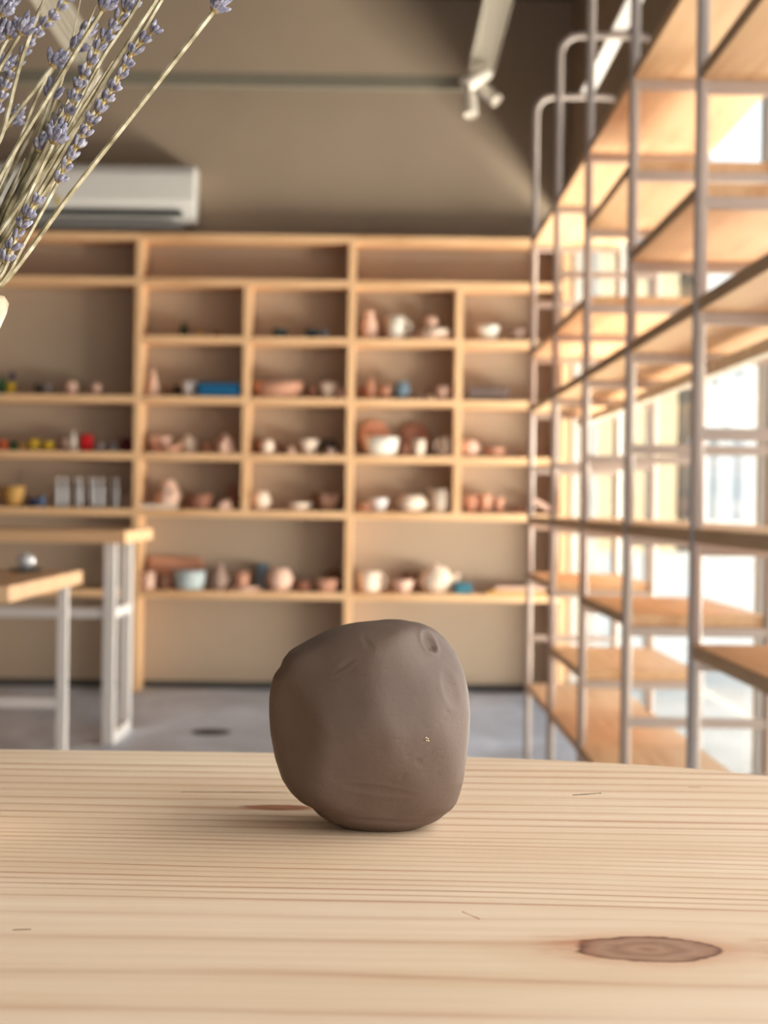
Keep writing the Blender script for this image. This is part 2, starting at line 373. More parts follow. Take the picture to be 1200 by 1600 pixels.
bm = bmesh.new(); box(bm, -hw + 0.03, hw - 0.06, -0.195, -0.12, 0.012, 0.024); lv = new('louvre', bm, plain('grey_louvre', (150, 146, 142), 0.5), ac); lv.rotation_euler = (0.12, 0, 0)
bm = bmesh.new(); box(bm, -0.018 - 0.145, 0.018 - 0.145, -0.2125, -0.21, 0.085, 0.125); new('energy_sticker', bm, plain('yellow_sticker', (214, 190, 120), 0.6), ac)['label'] = 'small yellow sticker'

# ------------------------------------------------------------------ cable trays and spotlights
TRAY = plain('galvanised_tray', (132, 124, 108), 0.6, 0.4, 0.0, 0.05); TRAYL = plain('pale_tray', (196, 188, 172), 0.5, 0.5, 0.1, 0.04)
SPOT = plain('white_spotlight', (232, 222, 208), 0.4)
pj = at(738, 127, 7.30); pl = at(-60, 124, 7.30); tz = (at(400, 127, 7.3)).z
tr1 = empty('cable_tray', (0, 7.30, tz)); tag(tr1, 'grey steel cable tray running level across the back wall', 'cable tray', )
bm = bmesh.new(); box(bm, -2.2, pj.x + 0.02, -0.02, 0.02, -0.028, -0.020); box(bm, -2.2, pj.x + 0.02, -0.024, -0.018, -0.028, 0.028); box(bm, -2.2, pj.x + 0.02, 0.018, 0.024, -0.028, 0.028)
new('channel', bm, TRAY, tr1)
for x in (-2.0, ):
    bm = bmesh.new(); tube(bm, [(x, 0, -0.02), (x, 0, CZ - tz)], 0.004, 8); new('hanger_rod', bm, TRAY, tr1)
def long_tray(x, label, n):
    r = empty('light_track', (x, 7.30, tz + 0.072)); tag(r, label, 'light track')
    bm = bmesh.new(); box(bm, -0.055, 0.055, -5.6, 0.03, 0.0, 0.006)
    for q in (-0.055, -0.028, -0.002, 0.024, 0.049): box(bm, q, q + 0.006, -5.6, 0.03, -0.012 if abs(q) < 0.05 else -0.02, 0.03 if abs(q) > 0.045 else 0.0)
    new('channel', bm, TRAYL, r)
    for y in (-2.2, -4.8):
        bm = bmesh.new(); tube(bm, [(0, y, 0.006), (0, y, CZ - tz - 0.072)], 0.004, 8); new('hanger_rod', bm, TRAY, r)
    return r
xr = at(738, 118, 7.30).x + 0.04
long_tray(xr, 'pale ribbed light track hanging above the rack side, toward the viewer', 1)
xl = at(140, 118, 7.30).x
long_tray(xl, 'pale ribbed light track overhead at left behind the lavender', 2)
def spot(pa, pb, Y, z_hang, label, r=0.034):
    A, B = at(*pa, Y), at(*pb, Y - 0.03); d = (B - A); L = d.length; q = d.to_track_quat('Z', 'Y')
    o = empty('spotlight', A); tag(o, label, 'spotlight', 'spotlights hanging from the light tracks'); o.rotation_euler = q.to_euler()
    bm = bmesh.new(); lathe(bm, [(0, -0.005), (r * 0.8, -0.005), (r, 0.01), (r, L), (r * 0.86, L), (r * 0.8, L - 0.02), (0, L - 0.022)], 24); new('housing', bm, SPOT, o, smooth=False)
    bm = bmesh.new(); lathe(bm, [(0, L - 0.02), (r * 0.7, L - 0.02), (r * 0.5, L - 0.008), (0, L - 0.004)], 20); new('lens', bm, plain('clear_lens', (226, 214, 198), 0.2), o, smooth=True)
    inv = q.to_matrix().inverted(); top_ = inv @ (Vector((A.x, A.y, z_hang)) - A)
    bm = bmesh.new(); tube(bm, [(0, 0, 0.012), top_], 0.008, 8); new('bracket', bm, SPOT, o)
ty = tz + 0.0515
spot((762, 111), (727, 134), 7.16, ty, 'white spotlight nearest the ceiling on the right track, aimed down left')
spot((752, 136), (776, 158), 7.20, ty, 'white spotlight below the right track, aimed down right', 0.028)
spot((733, 148), (736, 180), 7.24, ty, 'lowest white spotlight at the right track end, aimed straight down', 0.030)
spot((152, 118), (140, 152), 7.16, ty, 'white spotlight on the left track behind the lavender stems')

# ------------------------------------------------------------------ pottery on the shelves
def glaze(name, rgb, rough=0.7): return plain('clay_' + name, rgb, rough, 0.3, 0, 0.06, 45, 0.05)
COL = dict(pink=(232, 190, 166), pale=(240, 216, 192), cream=(244, 232, 214), terra=(202, 146, 118), rust=(152, 100, 78), brown=(124, 86, 66),
           teal=(52, 76, 80), slate=(116, 134, 146), white=(236, 226, 220), ice=(186, 194, 192), blue=(16, 88, 128), dteal=(50, 100, 112), dark=(72, 62, 56),
           green=(46, 92, 56), dgreen=(56, 62, 36), yellow=(214, 176, 52), orange=(206, 98, 60), red=(206, 26, 34), maroon=(92, 30, 36), grey=(150, 140, 140),
           clay=(112, 92, 84), navy=(44, 52, 84), sky=(116, 140, 176), glass=(200, 196, 194), straw=(200, 152, 84), taupe=(170, 140, 124))
PROF = dict(
    bowl=[(0, 0), (.26, 0), (.28, .05), (.40, .32), (.48, .72), (.5, 1), (.46, 1), (.43, .7), (.34, .36), (.16, .14), (0, .12)],
    basin=[(0, 0), (.40, 0), (.45, .15), (.49, .6), (.5, 1), (.45, 1), (.43, .6), (.38, .18), (0, .14)],
    cup=[(0, 0), (.38, 0), (.44, .06), (.48, .4), (.5, 1), (.44, 1), (.42, .4), (.36, .12), (0, .1)],
    round=[(0, 0), (.24, 0), (.36, .1), (.5, .42), (.49, .62), (.38, .88), (.30, 1), (.25, 1), (.33, .85), (.43, .6), (.42, .4), (.2, .12), (0, .1)],
    vase=[(0, 0), (.40, 0), (.47, .12), (.5, .36), (.42, .62), (.26, .82), (.24, .9), (.30, 1), (.24, 1), (.18, .9), (.2, .8), (.34, .6), (.4, .3), (0, .08)],
    dish=[(0, 0), (.32, 0), (.36, .2), (.46, .7), (.5, 1), (.46, 1), (.40, .65), (.28, .35), (0, .32)],
    cone=[(0, 0), (.46, 0), (.5, .05), (.36, .35), (.22, .65), (.10, .9), (0.04, .98), (0, 1)],
    jar=[(0, 0), (.44, 0), (.5, .04), (.5, .66), (.44, .76), (.30, .82), (.30, 1), (.24, 1), (.24, .8), (0, .78)],
    disc=[(0, 0), (.46, 0), (.5, .3), (.5, .7), (.46, 1), (0, 1)],
    mound=[(0, 0), (.46, 0), (.5, .2), (.44, .62), (.26, .92), (0, 1)])
def ring_pts(w, h, side):
    r = h * 0.30; pts = []
    for i in range(9):
        t = -math.pi / 2 * 1.05 + math.pi * 1.05 * i / 8
        pts.append((side * (w * 0.46 + r * 0.95 * math.cos(t)), 0, h * 0.54 + r * math.sin(t)))
    return pts
def pottery(kind, name, cx, zrow, w, h, color, label, cat, group, y=0.0, **kw):
    """cx world x, zrow shelf top, w and h metres; y = how far behind the middle of the board"""
    mat = glaze(color, COL[color]); sy = min(1.0, kw.get('cap', 0.165) / w)
    dep = (kw.get('d', 0.09) if kind in ('slab', 'boxy') else w * sy) / 2
    yy = min(max(SF + 0.075 + y, SF + dep + 0.006), SB - dep - 0.008)
    o = empty(name, (cx, yy, zrow + 0.0004), R.uniform(-0.15, 0.15) if sy == 1 else 0)
    tag(o, label, cat, group)
    bm = bmesh.new(); seed = R.uniform(0, 99)
    wob = lambda t, z: 1 + 0.03 * math.sin(2 * t + seed) + 0.02 * math.sin(3 * t + seed * 2)
    if kind in PROF:
        lathe(bm, [(r * w, z * h) for r, z in PROF[kind]], 22, wob, sy=sy); new('body', bm, mat, o, smooth=True)
    elif kind == 'flower':
        pf = PROF['bowl']; lathe(bm, [(r * w, z * h) for r, z in pf], 40, lambda t, z: 1 + 0.16 * (z / h) * math.cos(5 * t + seed) - 0.08, sy=sy); new('body', bm, mat, o, smooth=True)
    elif kind in ('slab', 'boxy'):
        hx = w / 2; dd = kw.get('d', 0.09); box(bm, -hx, hx, -dd / 2, dd / 2, 0, h); q = new('body', bm, mat, o, bevel=min(h, w) * 0.18)
        if kw.get('tilt'): q.rotation_euler = (0, kw['tilt'], 0); q.location = (0, 0, abs(math.sin(kw['tilt'])) * hx)
    elif kind == 'leaning':                     # round plate leaning against the wall
        lathe(bm, [(0, 0), (w * .30, 0), (w * .47, .008), (w * .5, .016), (w * .47, .020), (w * .3, .010), (0, .009)], 30)
        q = new('body', bm, mat, o, smooth=True); q.rotation_euler = (math.radians(76), 0, 0); q.scale = (1, h / w, 1)
        q.location = (0, 0.0, h / 2 * math.sin(math.radians(76)) + 0.0045); o.location.y = SB - 0.034; o.rotation_euler = (0, 0, 0)
    elif kind == 'lump':                        # irregular hand-built piece
        bmesh.ops.create_icosphere(bm, subdivisions=3, radius=0.5)
        for v in bm.verts:
            n_ = noise.noise(v.co * 3.0 + Vector((seed, 0, 0))) * 0.55
            v.co = v.co * (1 + n_); v.co.z = max(v.co.z, -0.30)
        zs = [v.co.z for v in bm.verts]; xs = [v.co.x for v in bm.verts]; a_, b_ = min(zs), max(zs); e_, g_ = min(xs), max(xs)
        for v in bm.verts: v.co = Vector(((v.co.x - (e_ + g_) / 2) / (g_ - e_) * w, v.co.y * w * sy * 0.8, (v.co.z - a_) / (b_ - a_) * h))
        new('body', bm, mat, o, smooth=True)
    if kw.get('handle'):
        bm = bmesh.new(); tube(bm, ring_pts(w, h, kw['handle']), h * 0.06, 8); new('handle', bm, mat, o, smooth=True)
    if kw.get('spout'):
        s_ = kw['spout']; bm = bmesh.new(); tube(bm, [(s_ * w * 0.34, 0, h * 0.35), (s_ * w * 0.52, 0, h * 0.5), (s_ * w * 0.64, 0, h * 0.86)], h * 0.10, 10, taper=[1.5, 1.1, 0.8]); new('spout', bm, mat, o, smooth=True)
    if kw.get('lip'):
        s_ = kw['lip']; bm = bmesh.new(); tube(bm, [(s_ * w * 0.38, 0, h * 0.78), (s_ * w * 0.62, 0, h * 1.06)], h * 0.09, 8, taper=[1.3, 0.6]); new('spout', bm, mat, o, smooth=True)
    if kw.get('lid'):
        bm = bmesh.new(); lathe(bm, [(0, 0), (w * .34, 0), (w * .30, h * .08), (w * .12, h * .16), (w * .05, h * .18), (w * .07, h * .26), (0, h * .3)], 20, origin=(0, 0, h + 0.0003)); new('lid', bm, mat, o, smooth=True)
    if kw.get('foot'):
        bm = bmesh.new(); box(bm, -w * 0.42, w * 0.42, -w * 0.2, w * 0.2, 0, h * 0.15); new('base', bm, mat, o)
    return o
PPM = F / 7.97
def X_(px, py=700): return at(px, py, 7.97).x
G = {}
def row(i, group, items):
    for it in items:
        kind, name, px, w, h, color, label, cat = it[:8]; kw = dict(it[8]) if len(it) > 8 else {}
        if 'z' in kw: z = kw.pop('z')
        else: z = top(i)
        py = 788 - (rows[i] - 0.9) * PPM
        pottery(kind, name, X_(px, py), z, w / PPM, h / PPM, color, label, cat, group, **kw)
GU = 'pottery in the upper row of cubbyholes'
row(2, GU, [
 ('lump', 'succulent_pot', 287, 16, 24, 'dgreen', 'small dark green plant-like ornament, left in the upper left cubbyhole', 'ornament'),
 ('bowl', 'pinch_bowl', 311, 14, 10, 'straw', 'tiny straw-coloured pinch bowl right of the dark green ornament', 'bowl'),
 ('bowl', 'pinch_bowl', 341, 17, 9, 'rust', 'tiny reddish pinch bowl beside the dark corner, upper left cubbyhole', 'bowl'),
 ('bowl', 'small_bowl', 437, 24, 14, 'teal', 'small dark teal bowl alone at left of second upper cubbyhole', 'bowl'),
 ('bowl', 'small_bowl', 486, 20, 14, 'teal', 'small dark teal bowl touching the blue-grey one, second upper cubbyhole', 'bowl'),
 ('bowl', 'small_bowl', 505, 18, 13, 'slate', 'small blue-grey bowl right of a dark teal bowl, second upper cubbyhole', 'bowl'),
 ('vase', 'bottle_vase', 577, 25, 44, 'pink', 'tall pink unglazed vase at left of the third upper cubbyhole', 'vase'),
 ('cup', 'beaker', 600, 16, 30, 'taupe', 'dull pinkish beaker behind, between tall vase and cream mug', 'cup', dict(y=0.06)),
 ('cup', 'mug', 618, 30, 36, 'cream', 'cream mug with handle right, third upper cubbyhole', 'mug', dict(handle=1)),
 ('disc', 'plate', 677, 64, 9, 'pink', 'wide pink plate lying lowest in the stack, third upper cubbyhole', 'plate'),
 ('disc', 'plate', 680, 50, 8, 'pale', 'pale smaller plate lying on the wide pink plate', 'plate', dict(z=top(2) + 9.2 / PPM)),
 ('round', 'small_pot', 673, 24, 20, 'pink', 'small round pink pot on top of the stacked plates', 'pot', dict(z=top(2) + 17.6 / PPM)),
 ('bowl', 'deep_bowl', 762, 36, 24, 'cream', 'cream deep bowl in the upper cubbyhole nearest the rack', 'bowl', dict()),
 ('bowl', 'deep_bowl', 807, 27, 19, 'taupe', 'dull pink bowl right of the cream bowl near the rack', 'bowl'),
])
GM = 'pottery in the second row of cubbyholes'
row(3, GM, [
 ('cone', 'pointed_cone', 239, 24, 46, 'pink', 'tall pointed pink clay cone beside the left upright', 'sculpture'),
 ('lump', 'clay_piece', 261, 18, 15, 'brown', 'small dark brown lump right of the pointed cone', 'clay piece'),
 ('cup', 'beaker', 277, 16, 18, 'dark', 'small dark beaker between brown lump and white bowl', 'cup', dict(y=0.03)),
 ('bowl', 'small_bowl', 296, 26, 24, 'white', 'white bowl left of the blue tray', 'bowl'),
 ('boxy', 'storage_tray', 343, 66, 22, 'blue', 'bright blue low box in a cubbyhole of the second row', 'box', dict(d=0.13)),
 ('basin', 'wide_basin', 434, 80, 26, 'terra', 'widest terracotta basin, low and oval, second row', 'basin'),
 ('cup', 'beaker', 487, 15, 19, 'rust', 'small rust cup right of the wide terracotta basin', 'cup'),
 ('bowl', 'small_bowl', 512, 28, 26, 'pale', 'pale pink bowl second from right of the basin', 'bowl', dict(y=0.03)),
 ('bowl', 'small_bowl', 534, 19, 17, 'pink', 'small pink bowl against the middle upright, second row', 'bowl'),
 ('cup', 'beaker', 565, 13, 20, 'rust', 'narrow rust cup at far left of the third cubbyhole', 'cup', dict(y=0.05)),
 ('vase', 'bottle_vase', 579, 15, 31, 'terra', 'slim orange terracotta bottle beside narrow rust cup', 'vase'),
 ('cup', 'beaker', 601, 19, 22, 'terra', 'terracotta cup left of the blue-grey round vase', 'cup'),
 ('round', 'round_vase', 627, 27, 29, 'slate', 'blue-grey ball-shaped vase in the middle of second row', 'vase'),
 ('mound', 'clay_piece', 654, 17, 12, 'taupe', 'low dull pink mound right of the blue-grey vase', 'clay piece'),
 ('mound', 'clay_piece', 673, 15, 9, 'pale', 'smallest pale mound before the stacked pink bowl', 'clay piece'),
 ('bowl', 'small_bowl', 692, 27, 22, 'pink', 'pink bowl against the divider, right of two small mounds', 'bowl'),
 ('boxy', 'clay_block', 761, 66, 22, 'clay', 'long grey-brown block of clay, second row near the rack', 'clay block', dict(d=0.10)),
])
GC = 'pottery in the third row of cubbyholes'
row(4, GC, [
 ('flower', 'wavy_bowl', 247, 36, 26, 'pink', 'wavy pink bowl at the left end, third row', 'bowl', dict(y=0.05)),
 ('dish', 'shallow_dish', 268, 38, 12, 'terra', 'shallow terracotta dish before the wavy bowl, third row', 'dish', dict(y=-0.06, cap=0.05)),
 ('lump', 'leaf_sculpture', 292, 32, 30, 'pale', 'pale folded leaf-like piece in the left third-row cubbyhole', 'sculpture', dict(y=0.05)),
 ('mound', 'clay_piece', 322, 20, 17, 'rust', 'dark rust mound between leaf-like piece and pointed heap', 'clay piece'),
 ('lump', 'rock_sculpture', 352, 36, 34, 'pink', 'pink heaped rock-like piece beside the divider, third row', 'sculpture'),
 ('cup', 'beaker', 402, 18, 24, 'rust', 'dark rust cup behind the pale round cup, third row', 'cup', dict(y=0.06)),
 ('round', 'round_cup', 418, 22, 22, 'pale', 'pale round cup near the second cubbyhole left side', 'cup', dict(y=-0.03)),
 ('cup', 'beaker', 441, 17, 19, 'brown', 'brown cup right of the pale round cup, third row', 'cup'),
 ('mound', 'clay_piece', 455, 13, 12, 'pink', 'tiny pink mound in front between brown cup and pale bowl', 'clay piece', dict(y=-0.04)),
 ('bowl', 'small_bowl', 482, 29, 24, 'pale', 'pale bowl in the middle of the second cubbyhole, third row', 'bowl'),
 ('round', 'round_pot', 513, 27, 26, 'dark', 'near-black round pot right of the pale bowl, third row', 'pot', dict(y=0.03)),
 ('mound', 'clay_piece', 515, 18, 12, 'taupe', 'dull mound in front of the near-black round pot', 'clay piece', dict(y=-0.05)),
 ('mound', 'clay_piece', 536, 11, 9, 'pink', 'tiny pink mound by the middle upright, third row', 'clay piece'),
 ('leaning', 'display_plate', 585, 52, 56, 'terra', 'round terracotta plate leaning behind the pale wide pot', 'plate', dict()),
 ('basin', 'wide_pot', 597, 54, 29, 'cream', 'wide cream straight-sided pot in front of a leaning plate', 'pot', dict(y=-0.03, cap=0.11)),
 ('leaning', 'display_plate', 648, 50, 54, 'rust', 'darker brown round plate leaning behind small cups', 'plate', dict()),
 ('cup', 'beaker', 633, 17, 20, 'rust', 'rust cup left of the pale cup, under a leaning plate', 'cup', dict(y=-0.02)),
 ('cup', 'beaker', 654, 21, 26, 'pale', 'pale cup standing before the darker leaning plate', 'cup', dict(y=-0.03)),
 ('cup', 'mug', 697, 20, 30, 'pale', 'pale pink mug with handle left, against the divider', 'mug', dict(handle=-1)),
 ('round', 'round_pot', 734, 30, 26, 'pink', 'round pink pot right of the divider, third row', 'pot'),
 ('dish', 'shallow_dish', 774, 34, 15, 'terra', 'shallow terracotta dish near the rack, third row', 'dish'),
 ('mound', 'clay_piece', 814, 18, 8, 'rust', 'low rust mound right of the shallow dish', 'clay piece'),
])
GD = 'pottery in the fourth row of cubbyholes'
row(5, GD, [
 ('lump', 'rock_sculpture', 262, 42, 46, 'pink', 'tallest pink rock-like piece at left, fourth row', 'sculpture'),
 ('slab', 'clay_slab', 250, 56, 7, 'pale', 'thin pale slab lying before the rock-like piece', 'slab', dict(y=-0.05, d=0.04)),
 ('basin', 'squat_bowl', 311, 42, 24, 'rust', 'squat dark rust bowl in the left fourth-row cubbyhole', 'bowl'),
 ('cone', 'pointed_cone', 362, 24, 42, 'rust', 'dark pointed cone beside the divider, fourth row', 'sculpture', dict(y=0.02)),
 ('lump', 'clay_piece', 352, 24, 16, 'pink', 'small pink lump at the foot of the dark cone', 'clay piece', dict(y=-0.05)),
 ('round', 'round_cup', 408, 29, 29, 'pale', 'pale ball-shaped cup at left of second cubbyhole, fourth row', 'cup'),
 ('dish', 'shallow_dish', 467, 38, 12, 'pale', 'pale shallow dish in the middle of second cubbyhole, fourth row', 'dish'),
 ('flower', 'wavy_bowl', 511, 50, 27, 'brown', 'wide brown wavy-rimmed bowl by the middle upright, fourth row', 'bowl'),
 ('dish', 'shallow_dish', 571, 24, 12, 'terra', 'flat terracotta dish left of the white bowl, fourth row', 'dish'),
 ('bowl', 'small_bowl', 592, 29, 21, 'white', 'white bowl in the third cubbyhole, fourth row', 'bowl'),
 ('round', 'round_pot', 644, 46, 27, 'pale', 'wide pale round pot left of the pitcher', 'pot'),
 ('cup', 'pitcher', 688, 32, 36, 'pale', 'pale pitcher with a spout pointing left, by the divider', 'pitcher', dict(lip=-1)),
 ('flower', 'petal_bowl', 736, 20, 28, 'terra', 'orange petal bowl, leftmost of three near the rack', 'bowl'),
 ('flower', 'petal_bowl', 758, 24, 30, 'terra', 'orange petal bowl, middle and largest of three near the rack', 'bowl'),
 ('flower', 'petal_bowl', 779, 18, 26, 'terra', 'orange petal bowl, rightmost of three near the rack', 'bowl'),
 ('mound', 'clay_piece', 810, 28, 9, 'rust', 'flat rust mound right of the petal bowls', 'clay piece'),
 ('slab', 'clay_slab', 848, 36, 9, 'pink', 'tilted pink slab seen between the two farthest rack posts', 'slab', dict(tilt=0.5, d=0.08)),
])
GE = 'pottery on the lowest wide shelf'
row(6, GE, [
 ('boxy', 'clay_box', 270, 88, 50, 'terra', 'long terracotta box standing at the back of the lowest shelf', 'box', dict(y=0.09, d=0.035)),
 ('cup', 'beaker', 232, 23, 28, 'pink', 'pink cup at the left end of the lowest shelf', 'cup', dict(y=-0.03)),
 ('cup', 'beaker', 255, 20, 24, 'brown', 'brown cup left of the pale blue pot, lowest shelf', 'cup', dict(y=-0.02)),
 ('basin', 'glazed_pot', 295, 52, 30, 'ice', 'wide pale blue-grey glazed pot on the lowest shelf', 'pot', dict(y=-0.04, cap=0.12)),
 ('vase', 'tall_vase', 342, 27, 40, 'taupe', 'dull pinkish vase right of the pale blue-grey pot', 'vase'),
 ('disc', 'plate', 382, 54, 6, 'pink', 'flat pink plate under a small terracotta bowl', 'plate'),
 ('cup', 'beaker', 377, 24, 23, 'terra', 'small terracotta bowl on a flat plate, lowest shelf', 'bowl', dict(z=top(6) + 6.3 / PPM)),
 ('cup', 'beaker', 407, 22, 42, 'slate', 'tall blue-grey beaker at the back, lowest shelf', 'cup', dict(y=0.07)),
 ('round', 'round_pot', 436, 44, 36, 'pink', 'large round pinkish pot in the middle of the lowest shelf', 'pot'),
 ('dish', 'shallow_dish', 474, 28, 16, 'rust', 'rust dish right of the large round pot', 'dish'),
 ('dish', 'shallow_dish', 511, 38, 20, 'terra', 'terracotta dish by the middle upright, lowest shelf', 'dish', dict(y=-0.05, cap=0.06)),
 ('mound', 'clay_piece', 520, 32, 34, 'brown', 'dark brown mound behind the terracotta dish, lowest shelf', 'clay piece', dict(y=0.07, cap=0.07)),
 ('cup', 'mug', 577, 36, 32, 'pale', 'pale mug with handle right on the lowest right shelf', 'mug', dict(handle=1)),
 ('bowl', 'small_bowl', 629, 32, 20, 'pink', 'pink bowl between mug and teapot', 'bowl', dict(y=-0.03)),
 ('cup', 'beaker', 642, 24, 32, 'brown', 'brown cup behind the pink bowl, left of the teapot', 'cup', dict(y=0.06)),
 ('round', 'teapot', 682, 54, 36, 'pale', 'pale lidded teapot with a spout to the right', 'teapot', dict(spout=1, lid=1)),
 ('boxy', 'glazed_block', 722, 28, 18, 'dteal', 'small teal block right of the teapot', 'block', dict(d=0.05, y=-0.06)),
 ('slab', 'ware_board', 805, 88, 6, 'straw', 'thin tan board lying lowest of two near the rack', 'board', dict(d=0.14)),
 ('slab', 'ware_board', 812, 78, 6, 'pink', 'thin pinkish board lying on the tan board near the rack', 'board', dict(d=0.12, z=top(6) + 6.2 / PPM)),
])
GL = 'small things on the left shelves'
row(3, GL, [
 ('jar', 'green_bottle', 3, 12, 28, 'green', 'small green bottle at the far left edge, upper left shelf', 'bottle'),
 ('cup', 'yellow_cup', 16, 15, 18, 'yellow', 'small yellow cup beside the green bottle', 'cup'),
 ('cup', 'small_tin', 60, 12, 17, 'dark', 'small dark tin on the upper left shelf', 'tin'),
 ('cup', 'small_glass', 74, 12, 17, 'grey', 'small grey tumbler right of the dark tin', 'cup'),
 ('round', 'round_cup', 111, 22, 22, 'pink', 'larger pink round cup on the upper left shelf', 'cup'),
 ('round', 'round_cup', 150, 19, 19, 'pink', 'smaller pink round cup nearest the upright, upper left shelf', 'cup'),
])
# blue brush standing in the yellow cup
pp = Vector((X_(19, 600), SF + 0.075, top(3) + 0.012)); br = empty('paint_brush', pp); tag(br, 'dark blue tipped brush standing in the small yellow cup', 'brush')
bm = bmesh.new(); tube(bm, [(0, 0, 0), (0.002, 0, 0.055)], 0.003, 8); new('handle', bm, glaze('straw', COL['straw']), br)
bm = bmesh.new(); lathe(bm, [(0, 0.053), (0.008, 0.055), (0.013, 0.072), (0.010, 0.092), (0, 0.10)], 12, origin=(0.002, 0, 0)); new('bristles', bm, glaze('navy', COL['navy']), br, smooth=True)
row(4, GL, [
 ('mound', 'orange_toy', 5, 18, 18, 'orange', 'orange lump at the left edge, second left shelf', 'ornament'),
 ('lump', 'green_toy', 21, 14, 16, 'green', 'small green lump right of the orange one', 'ornament'),
 ('cup', 'tan_cup', 34, 12, 12, 'straw', 'small tan cup between green lump and yellow cups', 'cup'),
 ('cup', 'yellow_cup', 53, 17, 18, 'yellow', 'yellow cup, left one of two on the second left shelf', 'cup'),
 ('cup', 'yellow_cup', 75, 18, 15, 'yellow', 'yellow cup, right one of two on the second left shelf', 'cup'),
 ('round', 'round_cup', 102, 16, 21, 'taupe', 'dull pink round pot left of the cream cone', 'cup'),
 ('cone', 'pointed_cone', 115, 13, 34, 'cream', 'narrow cream cone between pink pot and red box', 'sculpture'),
 ('boxy', 'red_box', 135, 19, 27, 'red', 'bright red small box on the second left shelf', 'box', dict(d=0.03)),
 ('cup', 'small_jar', 156, 14, 13, 'grey', 'grey small jar right of the red box', 'jar'),
 ('cup', 'small_jar', 177, 14, 13, 'grey', 'grey small jar farther right of the red box', 'jar'),
 ('boxy', 'maroon_box', 196, 20, 22, 'maroon', 'dark maroon box in the corner, second left shelf', 'box', dict(d=0.05, y=0.03)),
])
row(5, GL, [
 ('bowl', 'wooden_bowl', 20, 36, 32, 'straw', 'ochre deep bowl at the left edge, third left shelf', 'bowl'),
 ('cup', 'navy_jar', 51, 14, 14, 'navy', 'small navy jar right of the ochre bowl', 'jar'),
 ('cup', 'blue_jar', 65, 12, 16, 'sky', 'small light blue jar right of the navy one', 'jar'),
 ('round', 'round_cup', 198, 18, 24, 'taupe', 'dull pink round pot at the right end of the bottle row', 'pot'),
])
# row of glass bottles with pale contents
ORD = ['leftmost', 'second from left', 'third from left', 'fourth from left', 'middle', 'fourth from right', 'third from right', 'second from right', 'rightmost']
for i in range(9):
    px = 92 + i * 11.4; x = X_(px, 770); o = empty('glass_bottle', (x, SF + (0.12 if i in (2, 7, 4) else 0.05), top(5) + 0.0004))
    tag(o, ORD[i] + ' slim pale glass bottle in the row of nine, third left shelf', 'bottle', 'row of slim glass bottles')
    w_, h_ = 7.6 / PPM, 42 / PPM
    if i == 0:
        bm = bmesh.new(); lathe(bm, [(r * w_, z * h_) for r, z in PROF['jar']], 14); b1 = new('body', bm, glaze('glass', COL['glass'], 0.25), o, smooth=True)
        bm = bmesh.new(); lathe(bm, [(0, 0), (.33 * w_, 0), (.33 * w_, .1 * h_), (0, .1 * h_)], 12, origin=(0, 0, h_)); b2 = new('cap', bm, glaze('white', COL['white']), o)
    else:
        for q in (b1, b2): c = q.copy(); C.objects.link(c); c.parent = o

# ------------------------------------------------------------------ foreground table
TZ = H0 - 0.131
k = NT('pine_tabletop', 0.50, 0.35)
X, Y, Z = k.xyz(k.obj())
def knot(v_in, cx, cy, rx, ry, push, wide):
    dx = k.math('SUBTRACT', X, cx); dy = k.math('SUBTRACT', Y, cy)
    ex = k.math('DIVIDE', dx, rx); ey = k.math('DIVIDE', dy, ry)
    d = k.math('SQRT', k.math('ADD', k.math('MULTIPLY', ex, ex), k.math('MULTIPLY', ey, ey)))
    gx = k.math('DIVIDE', dx, rx * wide); gy = k.math('DIVIDE', dy, ry * 1.7)
    g = k.math('POWER', 2.718, k.math('MULTIPLY', k.math('ADD', k.math('MULTIPLY', gx, gx), k.math('MULTIPLY', gy, gy)), -1.0))
    return k.math('SUBTRACT', v_in, k.math('MULTIPLY', k.math('MULTIPLY', dy, g), push)), d
wv = k.noise(k.mapping(k.obj(), (1.6, 5, 1)), 1.0, 2, 0.4); wv2 = k.noise(k.mapping(k.obj(), (10, 60, 1)), 1.0, 2, 0.5)
v = k.math('ADD', Y, k.math('MULTIPLY', k.math('SUBTRACT', wv, 0.5), 0.044)); v = k.math('ADD', v, k.math('MULTIPLY', k.math('SUBTRACT', wv2, 0.5), 0.0040))
v = k.math('ADD', v, k.math('MULTIPLY', X, 0.028))
v, d1 = knot(v, 0.0826, 0.495, 0.0228, 0.0150, 0.85, 2.4)
v, d2 = knot(v, -0.040, 0.7186, 0.0185, 0.0075, 0.8, 2.6)
# annual rings: distance of the late-wood lines varies across the board
yy0, yy1 = 0.0, 1.0
fc = k.n.new('ShaderNodeFloatCurve'); cu = fc.mapping.curves[0]
lines_y = [0.0, .06, .12, .18, .24, .29, .335, .375, .400, .427, .459, .493, .522, .545]
y_ = .5535
while y_ < .665: lines_y.append(y_); y_ += .0080
while y_ < 1.0: lines_y.append(y_); y_ += .0172
N = len(lines_y) - 1
pts = [(0, 0)] + [(yv, i / N) for i, yv in list(enumerate(lines_y))[7:15]] + [(lines_y[k_], k_ / N) for k_ in (20, 27, 30)] + [(1, 1)]
while len(cu.points) < len(pts): cu.points.new(0.5, 0.5)
for q, (a_, b_) in zip(cu.points, pts): q.location = (a_, b_); q.handle_type = 'VECTOR'
fc.mapping.update()
k.set(fc.inputs['Value'], v); ph = k.math('MULTIPLY', fc.outputs[0], float(N))
fr = k.math('FRACT', ph)
line = k.ramp(fr, [(0.0, (1, 1, 1)), (0.05, (.6,) * 3), (0.12, (0.16,) * 3), (0.30, (0.0,) * 3), (0.68, (.04,) * 3), (0.88, (.24,) * 3), (0.96, (.8,) * 3), (1.0, (1, 1, 1))])
